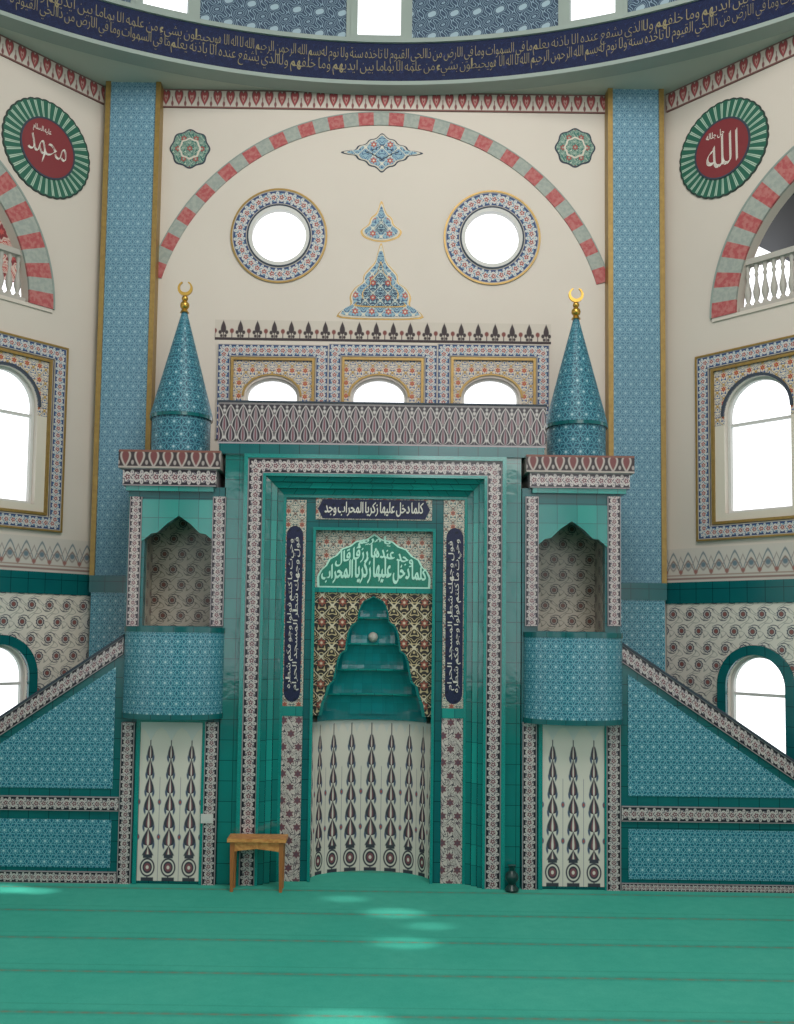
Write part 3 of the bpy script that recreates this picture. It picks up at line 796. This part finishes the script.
for j in range(NSP):
    A_,B_=lerp(j/NSP),lerp((j+1)/NSP); tA=TI*j/NSP; tB=TI*(j+1)/NSP; tm=tA-.015
    mb=MB()
    for (a,b) in ((A_[0],B_[0]),(A_[2],B_[2])):
        mb.face([F0.pt(a,0,tA),F0.pt(b,0,tm),F0.pt(b,B_[3],tm),F0.pt(a,A_[3],tA)],[(0,0),(.08,0),(.08,B_[3]),(0,A_[3])])
        mb.face([F0.pt(b,0,tm),F0.pt(b,0,tB),F0.pt(b,B_[3],tB),F0.pt(b,B_[3],tm)],[(0,0),(.08,0),(.08,B_[3]),(0,B_[3])])
    mb.face([F0.pt(A_[0],A_[3],tA),F0.pt(B_[0],B_[3],tm),F0.pt(B_[2],B_[3],tm),F0.pt(A_[2],A_[3],tA)],[(0,0),(.1,.08),(2,.08),(2.1,0)])
    mb.face([F0.pt(B_[0],B_[3],tm),F0.pt(B_[0],B_[3],tB),F0.pt(B_[2],B_[3],tB),F0.pt(B_[2],B_[3],tm)],[(0,0),(0,.08),(2,.08),(2,0)])
    finish('stepped_reveal',mb,'teal_light' if j==1 else 'teal_tile',parent=mih)
mb=MB(); fstrip(mb,F0,ii,.03,TI-.02,TI+.03,0,False); finish('edge_moulding',mb,'teal_light',parent=mih)
no=F0.rect(313,531,431,885,TI); no=(no[0],0,no[2],no[3])
mb=MB(); plate(mb,F0,U((ii[0]-.03,0,ii[2]+.03,ii[3]+.03),no),[],TI-.06,TI); inner=finish('inner_frame',mb,'teal_dark',parent=mih)
L0=F0.rect(281,500,303,885,TI); R0=F0.rect(442,500,465,885,TI)
TIa=TI+.012
for rr_ in (L0,R0):
    zt_=rr_[3]; w_=rr_[2]-rr_[0]
    zc=F0.px(300,522,TI)[1]; zm1=F0.px(300,706,TI)[1]; zm2=F0.px(300,716,TI)[1]
    q=(rr_[0],zc,rr_[2],zt_); mb=MB(); box(mb,F0,q,TI,TIa,0); finish('corner_tile',mb,'tymp_tile',parent=mih,label='square cream floral corner tile')
    q=(rr_[0],zm1,rr_[2],zc); mb=MB(); box(mb,F0,q,TI,TIa,0); pb=finish('calligraphy_panel',mb,'navy',parent=mih)
    c=(q[0]+q[2])/2; hw=w_*.38
    zlo,zhi=q[1]+.04,q[3]-.04
    pts=[(c+hw*math.cos(a_),zlo+hw*1.2+hw*1.2*math.sin(a_)) for a_ in [pi+pi*i/12 for i in range(13)]]+[(c+hw*math.cos(a_),zhi-hw*1.2+hw*1.2*math.sin(a_)) for a_ in [pi*i/12 for i in range(13)]]
    mb=MB(); plate(mb,F0,R(q),[pts],TIa,TIa+.004); finish('cartouche_surround',mb,'tymp_tile',parent=pb)
    mb=MB()
    t1,t2=('فول وجهك شطر المسجد الحرام','وحيث ما كنتم فولوا وجوهكم شطره') if rr_ is L0 else ('وحيث ما كنتم فولوا وجوهكم شطره','فول وجهك شطر المسجد الحرام')
    puttext(mb,t1,inrect(F0,(c-hw*.05,q[1]+.16,c+hw*.78,q[3]-.16),TIa+.002,True),-.02,.03)
    puttext(mb,t2,inrect(F0,(c-hw*.78,q[1]+.18,c+hw*.05,q[3]-.18),TIa+.002,True),-.02,.03)
    finish('inscription',mb,'cream_ink',parent=pb,weld=False,label='vertical cream Arabic calligraphy on navy')
    q=(rr_[0],zm2,rr_[2],zm1); mb=MB(); box(mb,F0,q,TI,TIa+.01); finish('divider_tile',mb,'teal_light',parent=mih)
    q=(rr_[0],0,rr_[2],zm2); mb=MB(); box(mb,F0,q,TI,TIa,0); finish('floral_column',mb,'column_tile',parent=mih)
q=F0.rect(316,499,432,520,TI)
mb=MB(); box(mb,F0,q,TI,TIa); tp_=finish('top_panel',mb,'tymp_tile',parent=mih)
c=(q[1]+q[3])/2
pts=[(q[0]+.02,c),(q[0]+.07,q[1]+.01),(q[2]-.07,q[1]+.01),(q[2]-.02,c),(q[2]-.07,q[3]-.01),(q[0]+.07,q[3]-.01)]
mb=MB(); plate(mb,F0,pts,[],TIa,TIa+.004); finish('cartouche',mb,'navy',parent=tp_)
mb=MB(); puttext(mb,'كلما دخل عليها زكريا المحراب وجد',inrect(F0,(q[0]+.09,q[1]+.035,q[2]-.09,q[3]-.035),TIa+.005),0,.03)
finish('inscription',mb,'cream_ink',parent=tp_,weld=False)
mb=MB(); fstrip(mb,F0,(no[0]-.03,0,no[2]+.03,no[3]+.03),.03,TI,TI+.03,0,False); finish('edge_moulding',mb,'teal_light',parent=mih)
# tympanum
TT=TI-.06
tc=(no[0]+no[2])/2; hwn=(no[2]-no[0])/2
ty=F0.rect(313,529,431,590,TT); ty=(no[0]-.02,ty[1],no[2]+.02,no[3]+.02)
mb=MB(); box(mb,F0,ty,TT-.06,TT,0,cuv(tc,ty[1])); tym=finish('tympanum',mb,'tymp_tile',parent=mih,label='cream floral tympanum tile')
g=F0.rect(316,534,430,588,TT); gh=g[3]-g[1]
hp=[(hwn*.97,0),(hwn*.98,.10),(hwn*.93,.17),(hwn*.84,.22),(hwn*.78,.29),(hwn*.66,.33),(hwn*.56,.40),(hwn*.42,.43),(hwn*.32,.48),(hwn*.14,.50),(0,gh)]
cart=[(tc+x,g[1]+y) for x,y in hp]+[(tc-x,g[1]+y) for x,y in hp[::-1][1:]]
mb=MB(); plate(mb,F0,cart,[],TT,TT+.006); finish('cartouche_edge',mb,'mint_ink',parent=tym)
mb=MB(); plate(mb,F0,[(tc+(x-tc)*.96,g[1]+.015+(y-g[1])*.94) for x,y in cart],[],TT,TT+.009); finish('cartouche',mb,'green_panel',parent=tym)
mb=MB()
def fnt(lo,hi,wd):
    def f(u,v):
        a=(u-.5)*2*wd; k=1-.42*abs(a)**1.6
        return F0.pt(tc+a*hwn*.90,g[1]+.04+(lo+(hi-lo)*v)*gh*k,TT+.010)
    return f
puttext(mb,'كلما دخل عليها زكريا المحراب',fnt(.02,.50,1.0),0,.05)
puttext(mb,'وجد عندها رزقا قال',fnt(.42,.74,.74),-.01,.05)
puttext(mb,'يا مريم',fnt(.70,.92,.30),-.01,.05)
finish('inscription',mb,'mint_ink',parent=tym,weld=False,label='pale mint Arabic calligraphy')
mb=MB(); box(mb,F0,(no[0],ty[1]-.03,no[2],ty[1]+.02),TT-.02,TT+.02); finish('edge_moulding',mb,'teal_light',parent=mih)
zsb=F0.px(372,716,TT)[1]; zst=ty[1]-.02
def hwpx(x): return abs(F0.px(372.5+x,650,TT)[0]-F0.px(372.5,650,TT)[0])
steps=[(53,716),(51,704),(47,694),(45,686),(40,681),(38,672),(36,661),(33,654),(28,650),(27,641),(25,631),(22,625),(16,621),(15,612),(13,606),(10,601),(0,596)]
cut=[(tc+hwpx(x),F0.px(372,y,TT)[1]) for x,y in steps]+[(tc-hwpx(x),F0.px(372,y,TT)[1]) for x,y in steps[::-1][1:]]
outl=[(no[0]-.02,zsb),(cut[-1][0],zsb)]+cut[::-1][1:-1]+[(cut[0][0],zsb),(no[2]+.02,zsb),(no[2]+.02,zst),(no[0]-.02,zst)]
mb=MB(); plate(mb,F0,outl,[],TT-.04,TT,0,None,cuv(tc,zsb)); spn=finish('spandrel',mb,'spandrel_tile',parent=mih,label='dark spandrel tile with cream and gold scrollwork')
mb=MB()
inn=[(tc+(x-tc)*.94,z-.012 if abs(x-tc)<.3 else z) for x,z in cut]
for i in range(len(cut)-1):
    p,q_,r_,s_2=cut[i],cut[i+1],inn[i+1],inn[i]
    plate(mb,F0,[p,q_,r_,s_2],[],TT-.05,TT+.015)
finish('spandrel_rim',mb,'teal_tile',parent=spn)
ncy=-TT+.0
NR=hwn+.02
mb=MB(); NS=40; zn=zsb
vv=[(tc-NR*math.cos(pi*i/NS),ncy+.42*math.sin(pi*i/NS)) for i in range(NS+1)]
for i in range(NS):
    p,q_=vv[i],vv[i+1]
    u0,u1=9*i/NS,9*(i+1)/NS
    mb.face([(p[0],p[1],0),(q_[0],q_[1],0),(q_[0],q_[1],zn),(p[0],p[1],zn)],[(u0,0),(u1,0),(u1,1),(u0,1)])
finish('niche_wall',mb,'cypress_tile',parent=mih,smooth=True,label='curved cream tile panel with cypress motifs')
mb=MB()
tiers=[(.99,.93,716,697),(.85,.75,694,672),(.66,.56,669,646),(.47,.37,643,620),(.28,.14,617,598)]
prof=[]
for k0,k1,y0_,y1_ in tiers:
    for j in range(7):
        t=j/6; prof.append((NR*(k0+(k1-k0)*t**2.5),F0.px(372,y0_+(y1_-y0_)*t,TT-.15)[1]))
prof.append((0,F0.px(372,594,TT-.15)[1]))
lathe(mb,tc,ncy,prof,14,0,0,pi,1,.6)
hood=finish('niche_hood',mb,'hood_teal',parent=mih,smooth=False,label='glossy teal stepped and faceted muqarnas hood')
mb=MB()
for (k0,k1,y0_,y1_) in tiers[1:]:
    zz_=F0.px(372,y0_+1.5,TT-.15)[1]
    lathe(mb,tc,ncy,[(NR*k0+.004,zz_-.012),(NR*k0-.02,zz_),(NR*k0+.0,zz_+.014)],14,0,0,pi,1,.6)
finish('hood_rib',mb,'teal_light',parent=hood,smooth=False)
mb=MB(); bz=F0.px(372,637,TT-.2)[1]; br=.05
lathe(mb,tc,ncy+.15,[(br*math.sin(i*pi/8),bz-br*math.cos(i*pi/8)) for i in range(9)],18); finish('lamp_spot',mb,'stone_grey',parent=hood,smooth=True,label='small pale ball in place of a bright lamp spot')  # pale ball added to stand in for the bright lamp spot on the hood
mb=MB(); zz=zsb
for i in range(NS):
    p,q_=vv[i],vv[i+1]
    f=.9
    P0=(tc+(p[0]-tc)*f,ncy+(p[1]-ncy)*f); Q0=(tc+(q_[0]-tc)*f,ncy+(q_[1]-ncy)*f)
    for (A_,B_,z1_,z2_) in (((p,q_),(P0,Q0),-.07,-.07),((P0,Q0),(P0,Q0),-.07,.03),((P0,Q0),(p,q_),.03,.03)):
        mb.face([(A_[0][0],A_[0][1],zz+z1_),(A_[1][0],A_[1][1],zz+z1_),(B_[1][0],B_[1][1],zz+z2_),(B_[0][0],B_[0][1],zz+z2_)],[(0,0),(.1,0),(.1,.1),(0,.1)])
finish('niche_ledge',mb,'hood_teal',parent=mih)
mb=MB()
for i in range(18):
    a0_,a1_=pi*i/18,pi*(i+1)/18
    def Q(a,z,k=.985): return (tc-NR*k*math.cos(a),ncy+.42*k*math.sin(a),z)
    am=(a0_+a1_)/2
    mb.face([Q(a0_,zz-.07),Q(a0_,zz-.10),Q((a0_+am)/2,zz-.13),Q(am,zz-.20),Q((a1_+am)/2,zz-.13),Q(a1_,zz-.10),Q(a1_,zz-.07)],[(0,0)]*7)
finish('niche_fringe',mb,'white_paint',parent=mih,weld=False)
pr_=F0.rect(218,404,546,446,0)
mb=MB(); box(mb,F0,pr_,-.18,0.0,0,huv(pr_)); finish('parapet',mb,'parapet_tile',parent=mih,label='navy parapet with cream tulip lattice')
mb=MB(); box(mb,F0,(pr_[0]+.02,bo[3],pr_[2]-.02,pr_[1]),-.3,.03); finish('parapet_base',mb,'teal_dark',parent=mih)
mb=MB(); box(mb,F0,(pr_[0]-.01,pr_[3],pr_[2]+.01,pr_[3]+.015),-.2,.015); finish('parapet_coping',mb,'ornament_dark',parent=mih)

# ------------------------------------------------------------------ pulpits with stairs
def tower(side_):
    Lf=side_<0
    P=F0.px
    if Lf: X=dict(c0=121,c1=222,us=((129,141),(212,225)),ls=((120,133),(204,217)),al=(144,212),pn=(139,201),dr=(123.5,224),cn=184)
    else: X=dict(c0=525,c1=632,us=((525,538),(607,620)),ls=((522,536),(606,620)),al=(538,605),pn=(542,604),dr=(523,622.5),cn=576)
    y0=0 if Lf else 5
    lo=F0.rect(X['ls'][0][0]-1,740,X['ls'][1][1]+1,880)
    a0=lo[0]; a1=lo[2]
    e=empty('pulpit',F0.pt((a0+a1)/2,0,0),'tiled pulpit tower with alcove, round balcony and blue spire','pulpit',group='pulpits flanking the mihrab')
    zc0=P(185 if Lf else 578,487+y0*.4)[1]; zc1=P(185 if Lf else 578,452+y0)[1]; zcm=P(185 if Lf else 578,470+y0*.8)[1]
    zalb=P(185,626)[1]
    al=F0.rect(X['al'][0],500,X['al'][1],626); ac=(al[0]+al[2])/2; hw=(al[2]-al[0])/2
    zspr=P(180,540)[1]; zap=P(180,516)[1]
    hole=[(ac-hw,zalb),(ac+hw,zalb),(ac+hw,zspr),(ac+hw*.8,zspr+.06),(ac+hw*.62,zspr+.07),(ac+hw*.35,zspr+.16),(ac,zap),(ac-hw*.35,zspr+.16),(ac-hw*.62,zspr+.07),(ac-hw*.8,zspr+.06),(ac-hw,zspr)]
    mb=MB()
    plate(mb,F0,R((a0,0,a1,zc0)),[hole],-.1,0)
    box(mb,F0,(a0,0,a0+.06,zc0),TW,-.1); box(mb,F0,(a1-.06,0,a1,zc0),TW,-.1); box(mb,F0,(a0+.06,zc0-.06,a1-.06,zc0),TW,-.1)
    box(mb,F0,(a0+.06,zalb-.1,a1-.06,zalb),-.7,-.1)
    finish('body',mb,'teal_dark',parent=e)
    mb=MB(); box(mb,F0,(a0+.06,zalb,a1-.06,zc0-.06),-.75,-.7); 
    box(mb,F0,(a0+.06,zalb,a0+.1,zc0-.06),-.7,-.1); box(mb,F0,(a1-.1,zalb,a1-.06,zc0-.06),-.7,-.1)
    finish('alcove_lining',mb,'alcove_tile',parent=e,label='floral tiled alcove lining')
    mb=MB(); zal_t=P(180,500)[1]
    plate(mb,F0,[(al[0]-.03,zspr-.02)]+[(x,z) for x,z in hole[::-1] if z>=zspr-1e-6]+[(al[2]+.03,zspr-.02),(al[2]+.03,zal_t),(al[0]-.03,zal_t)],[],0,.02); finish('alcove_spandrel',mb,'teal_light',parent=e)
    for k,(x0,x1) in enumerate(X['us']):
        q=F0.rect(x0,497,x1,626); mb=MB(); box(mb,F0,q,0,.035,0,vuv(q)); finish('tile_border',mb,'mauve_border',parent=e)
    for k,(x0,x1) in enumerate(X['ls']):
        q=F0.rect(x0,722,x1,884); q=(q[0],0,q[2],q[3]); mb=MB(); box(mb,F0,q,0,.035,0,vuv(q)); finish('tile_border',mb,'mauve_border',parent=e)
    q=F0.rect(X['pn'][0],724,X['pn'][1],882); q=(q[0],.03,q[2],q[3])
    mb=MB(); box(mb,F0,q,0,.012,0,nuv(q,3)); pnl=finish('cypress_panel',mb,'cypress_tile',parent=e,label='cream tile panel with navy cypress motifs')
    mb=MB()
    n=3; w_=(q[2]-q[0])/n
    pl=[(q[0],q[3]+.02)]
    for i in range(n): pl+=[(q[0]+w_*i,q[3]-.03),(q[0]+w_*(i+.25),q[3]-.07),(q[0]+w_*(i+.5),q[3]-.16),(q[0]+w_*(i+.75),q[3]-.07)]
    pl+=[(q[2],q[3]-.03),(q[2],q[3]+.02)]
    plate(mb,F0,pl,[],.012,.02); finish('panel_fringe',mb,'white_paint',parent=pnl)
    mb=MB(); fstrip(mb,F0,(q[0]-.04,0,q[2]+.04,q[3]+.06),.04,0,.03,0,False); finish('panel_edge',mb,'teal_light',parent=e)
    cr=F0.rect(X['c0'],452+y0,X['c1'],470+y0); cr=(cr[0],zcm,cr[2],zc1)
    mb=MB(); box(mb,F0,cr,TW+.15,.1,0,huv(cr)); finish('cornice_crest',mb,'crest_tile',parent=e)
    c2=(cr[0]+.04,zc0,cr[2]-.04,zcm); mb=MB(); box(mb,F0,c2,TW+.15,.07,0,huv(c2)); finish('cornice_band',mb,'mauve_border',parent=e)
    mb=MB(); box(mb,F0,(c2[0]+.03,zc0-.05,c2[2]-.03,zc0),TW+.15,.05); finish('cornice_moulding',mb,'teal_light',parent=e)
    d=F0.rect(X['dr'][0],627,X['dr'][1],718); dc=(d[0]+d[2])/2; hr=(d[2]-d[0])/2
    zt_=P(173,628)[1]; zb_=F0.px(173,719,.3)[1]
    def drum(z0,z1,k,mat,nm):
        mb=MB(); lathe(mb,dc,0,[(0,z0),(hr*k,z0),(hr*k,z1),(hr*k-.06,z1),(hr*k-.06,z1-.02),(0,z1-.02)],32,0,pi,2*pi,1,.66)
        mb.face([(dc-hr*k,0,z0),(dc+hr*k,0,z0),(dc+hr*k,0,z1),(dc-hr*k,0,z1)],[(0,0)]*4)
        finish(nm,mb,mat,parent=e,smooth=True)
    drum(zb_+.04,zt_-.04,.985,'blue_hex','balcony'); drum(zt_-.04,zt_+.01,1.0,'teal_dark','balcony_rim'); drum(zb_-.01,zb_+.04,1.0,'teal_dark','balcony_rim')
    cy0=.45; t_=-cy0
    sx,_=P(X['cn']-3 if Lf else X['cn'],440,t_)
    zb0=zc1; zdr=P(180,418+y0*.6,t_)[1]; ztp=P(185,311+y0*.2,t_)[1]
    r=.315
    mb=MB(); lathe(mb,sx,cy0,[(0,zb0),(r*.97,zb0),(r*.97,zdr),(0,zdr)],32); finish('spire_drum',mb,'spire_hex',parent=e,smooth=True)
    mb=MB(); lathe(mb,sx,cy0,[(0,zdr),(r*1.03,zdr),(r*1.03,zdr+.03),(.025,ztp),(0,ztp)],32); finish('spire',mb,'spire_hex',parent=e,smooth=True)
    mb=MB(); lathe(mb,sx,cy0,[(r*.9,zb0),(r*1.02,zb0),(r*1.02,zb0+.03),(r*.9,zb0+.03)],32); finish('spire_ring',mb,'teal_dark',parent=e,smooth=True)
    mb=MB(); lathe(mb,sx,cy0,[(r*.9,zdr-.03),(r*1.04,zdr-.03),(r*1.04,zdr+.005),(r*.9,zdr+.005)],32); finish('spire_ring',mb,'teal_dark',parent=e,smooth=True)
    mb=MB(); pz=ztp-.02
    def ball(z,r): return [(r*math.sin(i*pi/8),z-r*math.cos(i*pi/8)) for i in range(9)]
    lathe(mb,sx,cy0,[(0,pz),(.05,pz),(.02,pz+.05)],12)
    lathe(mb,sx,cy0,ball(pz+.08,.05),14); lathe(mb,sx,cy0,ball(pz+.155,.035),14)
    G=Fr((sx,cy0,0),(1,0,0)); cc=pz+.265; Ro=.08; pts=[]
    for i in range(25):
        a=math.radians(90+25+(310)*i/24); pts.append((Ro*math.cos(a),cc+Ro*math.sin(a)))
    for i in range(25):
        a=math.radians(90+28+(304)*(24-i)/24); pts.append((.056*math.cos(a),cc+.012+.056*math.sin(a)))
    plate(mb,G,pts,[],-.012,.012)
    finish('finial',mb,'gold_metal',parent=e,smooth=True,label='gold crescent finial')
    if Lf:
        x_in=a0; rail=[P(118,641),P(0,719)]; edge=-1
        yb=(793,796,810,815,869,871); xm=60
    else:
        x_in=a1; rail=[P(626,648),P(794,763)]; edge=1
        yb=(802,807,822,826,882,884); xm=710
    far=edge*4.25
    sl=(rail[1][1]-rail[0][1])/(rail[1][0]-rail[0][0])
    zr=lambda a:rail[0][1]+sl*(a-rail[0][0])
    th=.17
    st=empty('stair_flank',F0.pt((x_in+far)/2,0,0),None,None,parent=e)
    mb=MB(); plate(mb,F0,[(x_in,0),(far,0),(far,zr(far)-th),(x_in,zr(x_in)-th)],[],-.3,0); finish('stair_body',mb,'teal_dark',parent=st)
    ln=math.hypot(1,sl)
    mb=MB(); plate(mb,F0,[(x_in,zr(x_in)-th),(far,zr(far)-th),(far,zr(far)),(x_in,zr(x_in))],[],-.12,.03,0,None,lambda a,z:((a-x_in)*ln/(th/ln),(z-zr(a)+th)/th)); finish('handrail',mb,'mauve_border',parent=st)
    mb=MB(); plate(mb,F0,[(x_in,zr(x_in)),(far,zr(far)),(far,zr(far)+.025),(x_in,zr(x_in)+.025)],[],-.14,.045)
    finish('handrail_cap',mb,'ornament_dark',parent=st)
    Z=[P(xm,y)[1] for y in yb]
    def seg(z0,z1,mat,nm,t=.03):
        q=(min(x_in,far),z0,max(x_in,far),z1); mb=MB(); box(mb,F0,q,0,t,0,huv(q)); finish(nm,mb,mat,parent=st)
    seg(Z[2],Z[1],'mauve_border','stair_border'); seg(.0,Z[5],'mauve_border','stair_border')
    g_=.07
    ai=x_in+edge*g_
    q=(min(ai,far),Z[4]+.02,max(ai,far),Z[3]-.04); mb=MB(); box(mb,F0,q,0,.012); finish('stair_panel',mb,'blue_hex',parent=st)
    zl_=Z[0]+.05
    top=lambda a:zr(a)-th-.08
    poly=[(ai,zl_),(far,zl_),(far,max(top(far),zl_+.02)),(ai,top(ai))]
    mb=MB(); plate(mb,F0,poly,[],0,.012); finish('stair_panel',mb,'blue_hex',parent=st)
    mb=MB(); n=8; run=(abs(far-x_in)-.5)/n
    pl=[(x_in,0)]
    for i in range(n):
        a_=x_in+edge*run*i; b_=x_in+edge*run*(i+1); zz_=max(zr(b_)-th-.35,.05)
        pl+=[(a_,zz_),(b_,zz_)]
    pl+=[(x_in+edge*run*n,0)]
    plate(mb,F0,pl,[],-.62,-.31); finish('steps',mb,'carpet',parent=st)
tower(-1); tower(1)

# ------------------------------------------------------------------ small things
tb=.3
r=F0.rect(228,839,285,853,tb); zt_=r[3]; a0,a1=r[0],r[2]
tl=empty('low_table',F0.pt((a0+a1)/2,0,.15),'small orange-brown wooden stand on the carpet before the mihrab','table')
D0,D1=.06,tb
mb=MB(); box(mb,F0,(a0-.01,zt_-.035,a1+.01,zt_),D0,D1); finish('tabletop',mb,'wood',parent=tl)
mb=MB(); 
ap=[(a0+.02,zt_-.035),(a0+.02,zt_-.14),(a0+.09,zt_-.12),((a0+a1)/2,zt_-.10),(a1-.09,zt_-.12),(a1-.02,zt_-.14),(a1-.02,zt_-.035)]
plate(mb,F0,ap,[],D1-.05,D1-.03); plate(mb,F0,ap,[],D0+.03,D0+.05)
box(mb,F0,(a0+.02,zt_-.13,a0+.04,zt_-.035),D0+.05,D1-.05); box(mb,F0,(a1-.04,zt_-.13,a1-.02,zt_-.035),D0+.05,D1-.05)
finish('apron',mb,'wood',parent=tl)
for xa in (a0+.015,a1-.06):
    for ya in (D0+.02,D1-.065):
        mb=MB(); c_=xa+.0225; w0,w1=.014,.0225
        plate(mb,F0,[(c_-w0,0),(c_+w0,0),(c_+w1,zt_-.035),(c_-w1,zt_-.035)],[],ya,ya+.04)
        finish('leg',mb,'wood_dark',parent=tl)
a,_=F0.px(512,870,.12)
mb=MB(); lathe(mb,a,-.11,[(0,0),(.06,0),(.068,.02),(.05,.045),(.03,.07),(.064,.12),(.06,.165),(.027,.20),(.027,.23),(.04,.25),(.0,.25)],20); finish('vase',mb,'black_plastic',smooth=True,label='small dark green vase at the mihrab foot',category='vase')
q=F0.rect(201,814,213,823,.04); mb=MB(); box(mb,F0,q,.035,.055); box(mb,F0,(q[0]+.03,q[1]+.02,q[2]-.03,q[3]-.02),.055,.062,0)
finish('wall_socket',mb,'white_paint',label='white plastic wall socket on the tiled base',category='socket')

# ------------------------------------------------------------------ light
w=bpy.data.worlds.new('world'); sc.world=w; w.use_nodes=True
bg=w.node_tree.nodes['Background']; bg.inputs[0].default_value=(.95,.97,1,1); bg.inputs[1].default_value=1.9
def area(name,loc,target,size,power,col):
    l=bpy.data.lights.new(name,'AREA'); l.shape='RECTANGLE'; l.size=size[0]; l.size_y=size[1]; l.energy=power; l.color=col
    o=bpy.data.objects.new(name,l); o.location=loc; o.rotation_euler=(Vector(target)-Vector(loc)).to_track_quat('-Z','Y').to_euler(); sc.collection.objects.link(o); return o
area('dome_fill',(1.2,-6.0,ZT+1.5),(0,0,4),(4,4),430,(1,.97,.92))  # added fill under the dome, no lamp hangs there
area('rear_fill',(3,-13.2,7.2),(-.5,1,4.5),(5,2.2),150,(1,.98,.95))  # unseen fill panel added behind the camera to brighten the prayer wall
def fpt(px,py): d=ray(px,py); k=-C.z/d.z; return C+d*k
def spot(loc,px,py,deg,power,blend=.8):
    l=bpy.data.lights.new('sunbeam','SPOT'); l.energy=power; l.spot_size=math.radians(deg); l.spot_blend=blend; l.color=(1,.97,.9); l.shadow_soft_size=.06
    o=bpy.data.objects.new('sunbeam',l); o.location=loc; o.rotation_euler=(fpt(px,py)-Vector(loc)).to_track_quat('-Z','Y').to_euler(); sc.collection.objects.link(o)
for px,py,deg,pw_ in ((345,899,3,800),(395,913,4,1300),(430,926,3,800),(405,943,4,1100),(345,1021,5,1400),(2,889,4,1900),(35,891,3,1500)):
    t=fpt(px,py); spot((t.x+4.5,t.y-.2,3.2),px,py,deg,pw_)
# warm patch of sun on the left dado tiles
l=bpy.data.lights.new('sunbeam','SPOT'); l.energy=260; l.spot_size=math.radians(9); l.spot_blend=.8; l.color=(1,.85,.6); l.shadow_soft_size=.05
o=bpy.data.objects.new('sunbeam',l); o.location=(1.5,-6,6.0)
aa,zz_=FL.px(72,628); tg=FL.pt(aa,zz_,0); o.rotation_euler=(tg-Vector(o.location)).to_track_quat('-Z','Y').to_euler(); sc.collection.objects.link(o)
